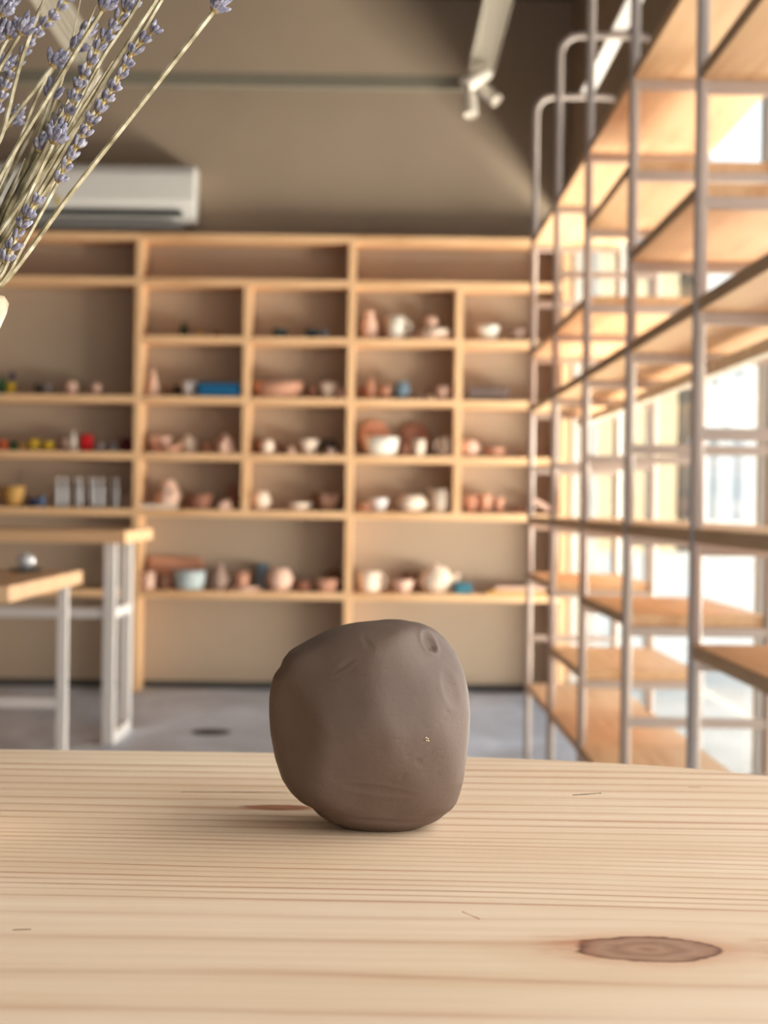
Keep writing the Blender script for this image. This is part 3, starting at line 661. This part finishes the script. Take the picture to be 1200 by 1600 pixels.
cell = k.n.new('ShaderNodeTexWhiteNoise'); cell.noise_dimensions = '1D'; k.set(cell.inputs['W'], k.math('FLOOR', k.math('ADD', ph, 0.5)))
amp = k.math('ADD', k.math('MULTIPLY', cell.outputs[0], 0.60), 0.45)
fib = k.noise(k.mapping(k.obj(), (14, 900, 1)), 1.0, 3, 0.6); fib2 = k.noise(k.mapping(k.obj(), (5, 190, 1)), 1.0, 3, 0.6)
blot = k.noise(k.mapping(k.obj(), (5, 12, 1)), 1.0, 4, 0.55)
base = k.ramp(blot, [(0.30, lin(228, 198, 164)), (0.55, lin(237, 210, 179)), (0.75, lin(244, 220, 190))])
base = k.mix(k.math('MULTIPLY', k.math('SUBTRACT', fib2, 0.30, clamp=True), 0.55, clamp=True), base, lin(196, 148, 104))
lf = k.math('MULTIPLY', k.math('MULTIPLY', line, amp), k.math('ADD', k.math('MULTIPLY', fib, 0.9), 0.55), clamp=True)
near = k.ramp(v, [(0.50, (.62,) * 3), (0.56, (1, 1, 1))]); lf = k.math('MULTIPLY', lf, k.math('MULTIPLY', near, k.ramp(k.noise(k.mapping(k.obj(), (7, 30, 1)), 1.0, 3, 0.6), [(0.30, (.45,) * 3), (0.60, (1, 1, 1))])))
base = k.mix(k.math('MULTIPLY', lf, 0.95, clamp=True), base, lin(178, 116, 76))
# knots
kn1 = k.noise(k.mapping(k.obj(), (90, 160, 1)), 1.0, 4, 0.6); kd = k.math('ADD', d1, k.math('MULTIPLY', k.math('SUBTRACT', kn1, 0.5), 0.5))
k1col = k.ramp(kd, [(0.0, lin(150, 104, 80)), (0.22, lin(176, 134, 108)), (0.45, lin(150, 108, 84)), (0.62, lin(172, 132, 106)), (0.80, lin(160, 116, 90)), (0.93, lin(104, 64, 46)), (1.0, lin(140, 90, 64))])
halo = k.ramp(kd, [(0.95, (0.62,) * 3), (1.5, (0.14,) * 3), (2.3, (0, 0, 0))]); halo.node.color_ramp.elements[2].position = 1.0
kdh = k.math('DIVIDE', kd, 2.3)
halo = k.ramp(kdh, [(0.40, (0.55,) * 3), (0.62, (0.15,) * 3), (1.0, (0, 0, 0))])
base = k.mix(halo, base, lin(196, 132, 92))
base = k.mix(k.ramp(kd, [(0.93, (1, 1, 1)), (1.0, (0, 0, 0))]), base, k1col)
# reddish streaks left and right of the large knot
sx = k.math('ABSOLUTE', k.math('SUBTRACT', X, 0.0826 + 0.008)); sy_ = k.math('SUBTRACT', Y, 0.4965)
m1 = k.math('MULTIPLY', k.ramp(sx, [(0.022, (0, 0, 0)), (0.028, (1, 1, 1)), (0.037, (1, 1, 1)), (0.042, (0, 0, 0))]), k.ramp(k.math('ABSOLUTE', sy_), [(0.0, (.2,) * 3), (0.009, (1, 1, 1)), (0.013, (0, 0, 0))]))
m1 = k.math('MULTIPLY', m1, k.ramp(k.noise(k.mapping(k.obj(), (60, 240, 1)), 1.0, 3), [(0.42, (0, 0, 0)), (0.62, (.75,) * 3)]))
base = k.mix(m1, base, lin(180, 104, 70))
kd2 = k.math('ADD', d2, k.math('MULTIPLY', k.math('SUBTRACT', kn1, 0.5), 0.6))
base = k.mix(k.ramp(kd2, [(0.7, (.95,) * 3), (1.0, (0.0,) * 3)]), base, k.mix(kn1, lin(122, 66, 42), lin(184, 118, 78)))
# hairline resin splits
def tick(x0, x1, yc, slope, th, dark):
    global base
    lv_ = k.math('ABSOLUTE', k.math('SUBTRACT', k.math('SUBTRACT', Y, yc), k.math('MULTIPLY', X, slope)))
    a_ = k.math('LESS_THAN', lv_, k.math('MULTIPLY', k.math('SUBTRACT', kn1, 0.25, clamp=True), th * 0.9)); a_ = k.math('MULTIPLY', a_, k.math('GREATER_THAN', X, x0)); a_ = k.math('MULTIPLY', a_, k.math('LESS_THAN', X, x1))
    base = k.mix(a_, base, lin(*dark))
for (ax, ay, bx_, by_, th, dk) in ((285, 1237.5, 450, 1238, .0028, (92, 56, 36)), (895, 1243, 940, 1240, .0040, (80, 56, 40)), (1076, 1230.5, 1096, 1231, .0024, (110, 76, 54)),
                                   (20, 1453, 48, 1452, .0028, (140, 96, 66)), (722, 1425, 750, 1437, .0036, (180, 128, 92)), (205, 1205, 250, 1205.5, .0012, (250, 236, 212))):
    f_ = lambda x_, y_: (lambda p_: (p_[0] * 1, p_[1]))((0, 0))
    def onT(x_, y_):
        ex, ey = x_ - 588, y_ - 790; b_ = (ex * sr - ey * cr) / F; D_ = -0.131 / b_; return ((ex * cr + ey * sr) / F * D_, D_)
    A_, B_ = onT(ax, ay), onT(bx_, by_); sl = (B_[1] - A_[1]) / (B_[0] - A_[0]); tick(A_[0], B_[0], A_[1] - sl * A_[0], sl, th, dk)
k.col(base)
k.set(k.b.inputs['Roughness'], k.ramp(lf, [(0.0, (0.56,) * 3), (1.0, (0.40,) * 3)]))
k.bump(k.math('ADD', k.math('MULTIPLY', lf, 0.7), k.math('MULTIPLY', fib, 0.5)), 0.35, 0.0006)
TABLE = k.m

tb = empty('display_table', (0, 0.45, 0)); tag(tb, 'pale pine table with a curved back edge filling the foreground', 'table')
outline = [(-0.20, .878), (-0.10, .879), (-0.02, .8775), (0.048, .873), (0.09, .8665), (0.123, .858), (0.162, .845), (0.194, .825), (.25, .785), (.31, .72), (.36, .64), (.385, .55), (.39, .45),
           (.385, .35), (.36, .26), (.31, .18), (.25, .115), (.194, .075), (.1, .035), (0, .022), (-.2, .02), (-.45, .03), (-.56, .08), (-.63, .18), (-.66, .32), (-.665, .45), (-.66, .58), (-.63, .71), (-.56, .81), (-.45, .862), (-.32, .876)]
def smooth_outline(pts, n=4):
    out = []; L = len(pts)
    for i in range(L):
        p0, p1, p2, p3 = [Vector(pts[(i + j) % L]) for j in (-1, 0, 1, 2)]
        for s_ in range(n):
            t = s_ / n; out.append(0.5 * ((2 * p1) + (-p0 + p2) * t + (2 * p0 - 5 * p1 + 4 * p2 - p3) * t * t + (-p0 + 3 * p1 - 3 * p2 + p3) * t ** 3))
    return out
ol = smooth_outline(outline); bm = bmesh.new()
lay = [(0.0, -0.030), (0.0, -0.0015), (0.0006, -0.0004), (0.0018, 0.0)]; rings = []
cen = Vector((-0.14, 0.45))
for ins, dz in lay:
    rings.append([bm.verts.new(((p.x + (cen.x - p.x) * ins / 0.4), (p.y + (cen.y - p.y) * ins / 0.4) - 0.45, TZ + dz)) for p in ol])
for A, B in zip(rings, rings[1:]):
    for i in range(len(A)): j = (i + 1) % len(A); bm.faces.new((A[j], A[i], B[i], B[j]))
bm.faces.new(rings[-1][::-1]); bm.faces.new(rings[0]); bmesh.ops.recalc_face_normals(bm, faces=bm.faces)
bmesh.ops.translate(bm, verts=bm.verts, vec=(0, 0.45, 0))
to = new('tabletop', bm, TABLE, tb); to.location = (0, -0.45, 0)
for x in (-0.5, 0.25):
    for y in (0.17, 0.72):
        bm = bmesh.new(); tube(bm, [(x, y - 0.45, 0), (x, y - 0.45, TZ - 0.030)], 0.018, 4, square=True); new('leg', bm, WOOD[2], tb)

# ------------------------------------------------------------------ the clay lump
k = NT('raw_brown_clay', 0.62, 0.30)
n1 = k.noise(k.obj(), 22, 4, 0.55, 0.4); n2 = k.noise(k.obj(), 190, 5, 0.65); n3 = k.noise(k.obj(), 700, 3, 0.6)
base = k.ramp(n1, [(0.30, lin(88, 70, 58)), (0.55, lin(100, 81, 69)), (0.75, lin(112, 93, 81))])
pits = k.ramp(n3, [(0.27, (1, 1, 1)), (0.33, (0, 0, 0))])
base = k.mix(k.math('MULTIPLY', pits, 0.7), base, lin(70, 52, 44))
k.col(base); k.set(k.b.inputs['Roughness'], k.ramp(n1, [(0.3, (.50,) * 3), (0.7, (.66,) * 3)]))
k.bump(k.math('ADD', k.math('MULTIPLY', n2, 0.5), k.math('ADD', k.math('MULTIPLY', n3, 0.25), k.math('MULTIPLY', n1, 1.2))), 0.32, 0.0012)
CLAY = k.m
LY = 0.682; SC = LY / F                                             # metres per pixel at the lump
sil = [  # z in pixels above the base, left x, right x (pixels from 588), from the photograph's outline
 (0, 532, 655), (5, 519, 666), (12, 506, 681), (17, 498, 688), (22, 492.5, 694), (28, 488, 702), (33, 484, 708), (42, 467, 714), (58, 452, 719.5), (78, 440, 724.5), (112, 430, 729), (152, 423, 733), (185, 421, 734), (208, 421, 732), (222, 423, 730.5),
 (242, 427, 727), (250, 432, 725), (258, 438, 722.5), (270, 442, 718), (284, 453, 711.5), (298, 477, 702), (306, 491, 696), (315, 507, 686), (320, 519, 680), (327, 541, 668), (332, 567, 656), (334, 590, 642), (336.5, 605, 625)]
def interp(z):
    for a_, b_ in zip(sil, sil[1:]):
        if a_[0] <= z <= b_[0]:
            t = (z - a_[0]) / (b_[0] - a_[0]); return a_[1] + (b_[1] - a_[1]) * t, a_[2] + (b_[2] - a_[2]) * t
    return sil[-1][1], sil[-1][2]
ZS = 321 / 336.5; zmax = sil[-1][0]; NZ, NS = 150, 192; bm = bmesh.new(); rings = []
for i in range(NZ + 1):
    t = i / NZ; z = zmax * t
    ls, rs = [], []
    for dz_ in (-2, 0, 2): a_, b_ = interp(min(max(z + dz_, 0), zmax)); ls.append(a_); rs.append(b_)
    l_, r_ = sum(ls) / 3, sum(rs) / 3; cx_ = (l_ + r_) / 2 - 588 + (515 - z) * sr; hw_ = (r_ - l_) / 2
    ring = []
    for j in range(NS):
        a = 2 * math.pi * j / NS; c_, s_ = math.cos(a), math.sin(a); e = 2.35
        q = (abs(c_) ** e + abs(s_) ** e) ** (-1 / e)
        ring.append(bm.verts.new(((cx_ + hw_ * q * c_) * SC, hw_ * 0.93 * q * s_ * SC, z * ZS * SC)))
    rings.append(ring)
for A, B in zip(rings, rings[1:]):
    for j in range(NS): j2 = (j + 1) % NS; bm.faces.new((A[j], A[j2], B[j2], B[j]))
bm.faces.new(rings[0][::-1])
tc_ = bm.verts.new((sum((v_.co.x for v_ in rings[-1])) / NS, 0, (zmax + 0.6) * ZS * SC))
for j in range(NS): bm.faces.new((rings[-1][j], rings[-1][(j + 1) % NS], tc_))
# pressed facets: planes (nx, ny, nz, distance in px from the lump's middle)
M0 = Vector((-10 * SC, 0, 165 * SC))
planes = [(-.16, -.93, .30, 131), (.34, -.88, .30, 133), (-.10, -.98, -.14, 133), (.48, -.86, -.10, 142), (-.62, -.77, -.02, 139), (-.30, -.82, .46, 142), (.80, -.58, .12, 148), (.1, -.90, -.42, 145), (.62, -.62, .50, 146),
          (-.3, .9, .2, 136), (.5, .85, .1, 140), (0, .95, -.3, 138), (-.8, .55, .1, 142)]
for v_ in bm.verts:
    p = v_.co - M0
    for nx, ny, nz, d_ in planes:
        n_ = Vector((nx, ny, nz)).normalized(); s_ = p.dot(n_) - d_ * SC
        w_ = 9 * SC
        if s_ > -w_:
            ex_ = s_ if s_ > w_ else (s_ + w_) ** 2 / (4 * w_)
            p = p - n_ * ex_ * 0.90
    co = M0 + p
    if v_.co.z > 2 * SC:
        co += (v_.co - M0).normalized() * (noise.noise(co * 26) * 1.6 * SC + noise.noise(co * 95) * 0.35 * SC)
    if co.z < 0 or v_.co.z < 1e-6: co.z = 0
    v_.co = co
def dent(px, py, rx, ry, depth, ang=0.0, rim=0.0):
    """press a dent where the pixel falls on the front of the lump"""
    x_, z_ = ((px - 588) + (py - 790) * sr) * SC, (1305 - py) * ZS * SC; ca, sa = math.cos(ang), math.sin(ang)
    for v_ in bm.verts:
        if v_.co.y > 0: continue
        dx, dz = v_.co.x - x_, v_.co.z - z_; u = (dx * ca + dz * sa) / (rx * SC); w = (-dx * sa + dz * ca) / (ry * SC); d2_ = u * u + w * w
        if d2_ < 9:
            nrm = (v_.co - M0).normalized(); v_.co += nrm * (-depth * SC * math.exp(-d2_ * d2_) + rim * SC * math.exp(-(math.sqrt(d2_) - 1.3) ** 2 * 6))
dent(668, 1001, 14, 7, 5.5, math.radians(-58), 1.6)
dent(676, 1010, 8, 4, 2.5, math.radians(-58), 0.6)
dent(540, 1034, 18, 4, 1.2, math.radians(35), .5); dent(575, 1000, 14, 5, 1.0, math.radians(-50), .5)
dent(700, 1075, 26, 10, 1.8, math.radians(-70), .6); dent(590, 1228, 46, 7, 0.7, math.radians(-8), 0.5)
dent(652, 1184, 8, 2.4, 2.2, math.radians(-65), .3); dent(628, 1205, 6, 2.4, 1.6, math.radians(70), .3)
dent(600, 1282, 62, 4.0, 1.3, math.radians(-4), .6)
for _ in range(46):
    dent(R.uniform(470, 700), R.uniform(1040, 1240), R.uniform(1.6, 3), R.uniform(1.4, 2.4), R.uniform(0.5, 1.1), R.uniform(0, 3))
bmesh.ops.recalc_face_normals(bm, faces=bm.faces)
lp = new('clay_lump', bm, CLAY, None, (0, LY, TZ + 0.0002), smooth=True); tag(lp, 'brown-grey lump of raw clay with flattened faces standing on the foreground table', 'clay lump')
# two pale crumbs stuck on the clay
bm = bmesh.new()
for dx, dz in ((0, 0), (2.6, -1.4), (0.4, -4.2), (3.4, -4.6)):
    bmesh.ops.create_icosphere(bm, subdivisions=1, radius=1.25 * SC, matrix=Matrix.Translation((dx * SC, 0, dz * SC)))
dg_hit = None
from mathutils.bvhtree import BVHTree
dg_me = lp.data; tree = BVHTree.FromPolygons([v_.co.copy() for v_ in dg_me.vertices], [tuple(p_.vertices) for p_ in dg_me.polygons])
org = Vector((0, 0, H0)) - Vector(lp.location); dr_ = (at(666, 1153, 1.0) - Vector((0, 0, H0))).normalized(); hit = tree.ray_cast(org, dr_)[0]
cr_ = new('crumb', bm, plain('pale_crumb', (236, 216, 180), 0.7), lp, hit if hit else (0, 0, 0)); cr_['kind'] = 'stuff'

# ------------------------------------------------------------------ dried lavender in a cream vase
VY = 0.665
vp = at(-122, 470, VY); vr = 0.0335
vase = empty('vase', (vp.x, VY, TZ)); tag(vase, 'ribbed cream vase at the left edge holding the dried lavender', 'vase')
vh = at(0, 463, VY).z - TZ; bm = bmesh.new()
lathe(bm, [(0, 0), (.022, 0), (.026, .004), (.030, .03), (.029, .07), (.022, .11), (.0205, vh - .055), (.027, vh - .02), (vr - .0008, vh - .006), (vr, vh - .002), (vr - .001, vh), (vr - .004, vh - .001), (.022, vh - .02), (.018, vh - .055), (.017, .1), (.02, .02), (0, .012)],
      96, lambda t, z: 1 + 0.022 * math.cos(24 * t))
k = NT('cream_ceramic', 0.45, 0.4); k.col(k.ramp(k.noise(k.mapping(k.obj(), (1, 1, .3)), 90, 4), [(0.35, lin(150, 124, 92)), (0.6, lin(206, 188, 156))])); new('body', bm, k.m, vase, smooth=True)

k = NT('dried_stem', 0.6, 0.3); st = k.noise(k.mapping(k.obj(), (1, 1, 1)), 140, 3); k.col(k.ramp(st, [(0.3, lin(112, 100, 72)), (0.5, lin(172, 158, 124)), (0.72, lin(222, 211, 182))])); STEM = k.m
k = NT('dried_calyx', 0.7, 0.25); st = k.noise(k.obj(), 420, 4, 0.6); k.col(k.ramp(st, [(0.3, lin(84, 80, 94)), (0.5, lin(136, 132, 146)), (0.72, lin(206, 200, 202))])); CAL = k.m
k = NT('shaded_stem', 0.7, 0.2); st = k.noise(k.obj(), 160, 3); k.col(k.ramp(st, [(0.3, lin(58, 50, 34)), (0.5, lin(104, 94, 66)), (0.72, lin(150, 138, 104))])); STEMD = k.m  # darker copy of the stem colour, shade inside the dense bunch painted in
k = NT('dried_calyx_base', 0.7, 0.25); st = k.noise(k.obj(), 300, 3); k.col(k.ramp(st, [(0.3, lin(128, 100, 62)), (0.6, lin(206, 180, 122))])); CALB = k.m

bunch = empty('lavender_bunch', (vp.x, VY, TZ + 0.02)); tag(bunch, 'bunch of dried lavender leaning in from the left edge', 'flowers')
BO = Vector(bunch.location)
rot_g = R
def bud(bm, p, d, L, r, side):
    d = d.normalized(); a = Vector((0, 1, 0)).cross(d).normalized() if abs(d.y) < .9 else Vector((1, 0, 0)); b = d.cross(a)
    prof = [(0, 0.35), (.22, .75), (.5, 1.0), (.78, .95), (.95, .55), (1.0, .2)]; rr = []
    for t, q in prof:
        rr.append([bm.verts.new(p + d * L * t + (a * math.cos(2 * math.pi * j / 6) + b * math.sin(2 * math.pi * j / 6)) * r * q * (1.0 if j % 2 else 0.82)) for j in range(6)])
    for i, (A, B) in enumerate(zip(rr, rr[1:])):
        for j in range(6): f = bm.faces.new((A[j], A[(j + 1) % 6], B[(j + 1) % 6], B[j])); f.material_index = 1 if i < 1 else 0
    bm.faces.new(rr[-1])
def whorl(bm, p, d, n, spread, L, r):
    d = d.normalized(); a = Vector((0, 1, 0)); a = (a - d * a.dot(d)).normalized(); b = d.cross(a); o0 = R.uniform(0, 6.28)
    for j in range(n):
        t = o0 + 2 * math.pi * j / n + R.uniform(-.3, .3); sp = spread * R.uniform(.6, 1.25)
        dd = d * math.cos(sp) + (a * math.cos(t) + b * math.sin(t)) * math.sin(sp)
        bud(bm, p + (a * math.cos(t) + b * math.sin(t)) * r * 0.4, dd, L * R.uniform(.8, 1.15), r * R.uniform(.85, 1.15), 0)
def spline(pts, n=7):
    out = []; L = len(pts)
    for i in range(L - 1):
        p0, p1, p2, p3 = pts[max(i - 1, 0)], pts[i], pts[i + 1], pts[min(i + 2, L - 1)]
        for s_ in range(n):
            t = s_ / n; out.append(0.5 * ((2 * p1) + (p2 - p0) * t + (2 * p0 - 5 * p1 + 4 * p2 - p3) * t * t + (3 * p1 - p0 - 3 * p2 + p3) * t ** 3))
    out.append(pts[-1]); return out
def stem(pix, depth, head=None, spike=None, r=0.00078, root=True, mat=None):
    """pix: pixel way-points bottom to top; head 'cluster' at the tip; spike = way-points that carry whorls"""
    pts = [at(x_, y_, depth) for x_, y_ in pix]
    if root:
        first = pts[0]; q = Vector((vp.x + (first.x - vp.x) * 0.55 , VY + (depth - VY) * 0.3, TZ + vh - .001))
        rr_ = vr - 0.0065; off = Vector((q.x - vp.x, q.y - VY)); 
        if off.length > rr_: off = off.normalized() * rr_; q.x, q.y = vp.x + off.x, VY + off.y
        q.z = max(TZ + vh + 0.0015, TZ + vh)
        pts = [Vector((vp.x + off.x * 0.12, VY + off.y * 0.12, TZ + 0.03)), Vector((vp.x + off.x * 0.40, VY + off.y * 0.4, TZ + vh - 0.05)), q] + pts
    path = spline(pts) ; bm = bmesh.new(); L_n = len(path); tube(bm, [p_ - BO for p_ in path], r, 8, ribs=0.34, taper=[1.0 if (head or spike or q_ < L_n - 5) else max(0.25, (L_n - 1 - q_) / 5) for q_ in range(L_n)])
    s = new('stem', bm, mat or STEM, bunch)
    if spike:
        sp = spline([at(x_, y_, depth) for x_, y_ in spike], 6); bm = bmesh.new(); acc = 0; last = sp[0]; nxt = 0.0
        tube(bm, [p_ - BO for p_ in sp], r * 0.8, 5, mi=1)
        for a_, b_ in zip(sp, sp[1:]):
            seg = (b_ - a_).length; t = 0
            while acc + (seg - t) >= nxt:
                t += nxt - acc; acc = nxt; whorl(bm, a_ + (b_ - a_) * (t / seg) - BO, b_ - a_, R.choice((4, 5, 5, 6)), 0.50, 0.0052, 0.00110); nxt += R.uniform(0.0046, 0.0062)
            acc += seg - t
        new('flower_spike', bm, [CAL, CALB], s, smooth=True)
    if head:
        d = (path[-1] - path[-4]).normalized(); bm = bmesh.new(); whorl(bm, path[-1] - BO, d, 8, 0.62, 0.0072, 0.00125); whorl(bm, path[-1] - BO + d * 0.001, d, 4, 0.25, 0.0085, 0.0012)
        new('flower_head', bm, [CAL, CALB], s, smooth=True)
stem([(2, 447), (110, 305), (220, 165), (333, 20)], 0.665, head=1, r=0.00105)
stem([(-6, 412), (63, 300), (160, 133), (249, -6), (262, -30)], 0.660, r=0.00095)
stem([(-4, 420), (76, 290), (170, 140), (256, -4), (268, -26)], 0.668, r=0.00085)
stem([(0, 445), (45, 370), (90, 288)], 0.655, spike=[(90, 286), (120, 232), (150, 182), (178, 138), (212, 78), (243, 48)])
stem([(-4, 430), (40, 340), (82, 222)], 0.672, spike=[(84, 222), (108, 180), (122, 140), (148, 86), (178, 44), (192, 20)])
stem([(-10, 300), (85, 138), (160, 18)], 0.650, head=1, r=0.0009)
stem([(-20, 345), (60, 190), (120, 80), (152, 8)], 0.700, r=0.0008)
stem([(-34, 180), (0, 110), (32, 56)], 0.660, head=1)
stem([(-14, 260), (6, 205), (30, 110), (50, 50), (72, -6)], 0.662, r=0.00095)
stem([(-44, 280), (-6, 222), (14, 196)], 0.668, head=1)
stem([(-30, 260), (12, 196), (50, 148), (82, 106)], 0.664, head=1, r=0.00085)
stem([(-40, 260), (-6, 180)], 0.76, spike=[(-6, 178), (14, 125), (36, 86), (66, 46), (112, -4)])
stem([(-12, 400), (60, 210), (98, 110), (114, 82)], 0.690, head=1)
stem([(-12, 400), (60, 230), (100, 120), (128, -4)], 0.700, r=0.0006)
stem([(-10, 430), (50, 270), (80, 160)], 0.70, head=1)
stem([(-6, 436), (40, 320), (84, 226)], 0.650, head=1)
stem([(-4, 438), (20, 392), (30, 350)], 0.648, spike=[(8, 412), (26, 372), (44, 338), (64, 306)])
for hx, hy in ((2, 26), (14, 62), (-4, 66), (-2, 112)):
    stem([(hx - 50, hy + 120), (hx - 14, hy + 26), (hx, hy)], R.uniform(0.68, 0.74), head=1)
stem([(-30, 120), (-4, 60)], 0.70, spike=[(-6, 70), (6, 30), (20, -8)])
stem([(-14, 330), (20, 250), (70, 130), (128, 58)], 0.71, head=1)
stem([(-5, 428), (70, 270), (150, 110), (206, 24), (222, -6)], 0.675, r=0.00085)
stem([(-8, 425), (70, 250), (145, 100), (196, 20)], 0.690, head=1)
tops = [(60, 285), (96, 232), (110, 205), (122, 170), (132, 180), (140, 140), (102, 190), (76, 208), (118, 232), (92, 168), (150, 120), (168, 112), (112, 150), (88, 250), (126, 120), (138, 92), (70, 236), (104, 262)]
for i, (tx, ty_) in enumerate(tops):
    bx0 = -26 + 26 * R.random(); by0 = 372 + 64 * R.random(); mx_ = bx0 + (tx - bx0) * 0.5 + R.uniform(-6, 2); my_ = by0 + (ty_ - by0) * 0.5
    q_ = R.uniform(0.0, 0.12); ex_ = tx + (tx - bx0) * q_; ey_ = ty_ + (ty_ - by0) * q_
    stem([(bx0, by0), (mx_, my_), (tx, ty_), (ex_, ey_)], R.uniform(0.655, 0.705), r=R.uniform(0.0006, 0.00095))

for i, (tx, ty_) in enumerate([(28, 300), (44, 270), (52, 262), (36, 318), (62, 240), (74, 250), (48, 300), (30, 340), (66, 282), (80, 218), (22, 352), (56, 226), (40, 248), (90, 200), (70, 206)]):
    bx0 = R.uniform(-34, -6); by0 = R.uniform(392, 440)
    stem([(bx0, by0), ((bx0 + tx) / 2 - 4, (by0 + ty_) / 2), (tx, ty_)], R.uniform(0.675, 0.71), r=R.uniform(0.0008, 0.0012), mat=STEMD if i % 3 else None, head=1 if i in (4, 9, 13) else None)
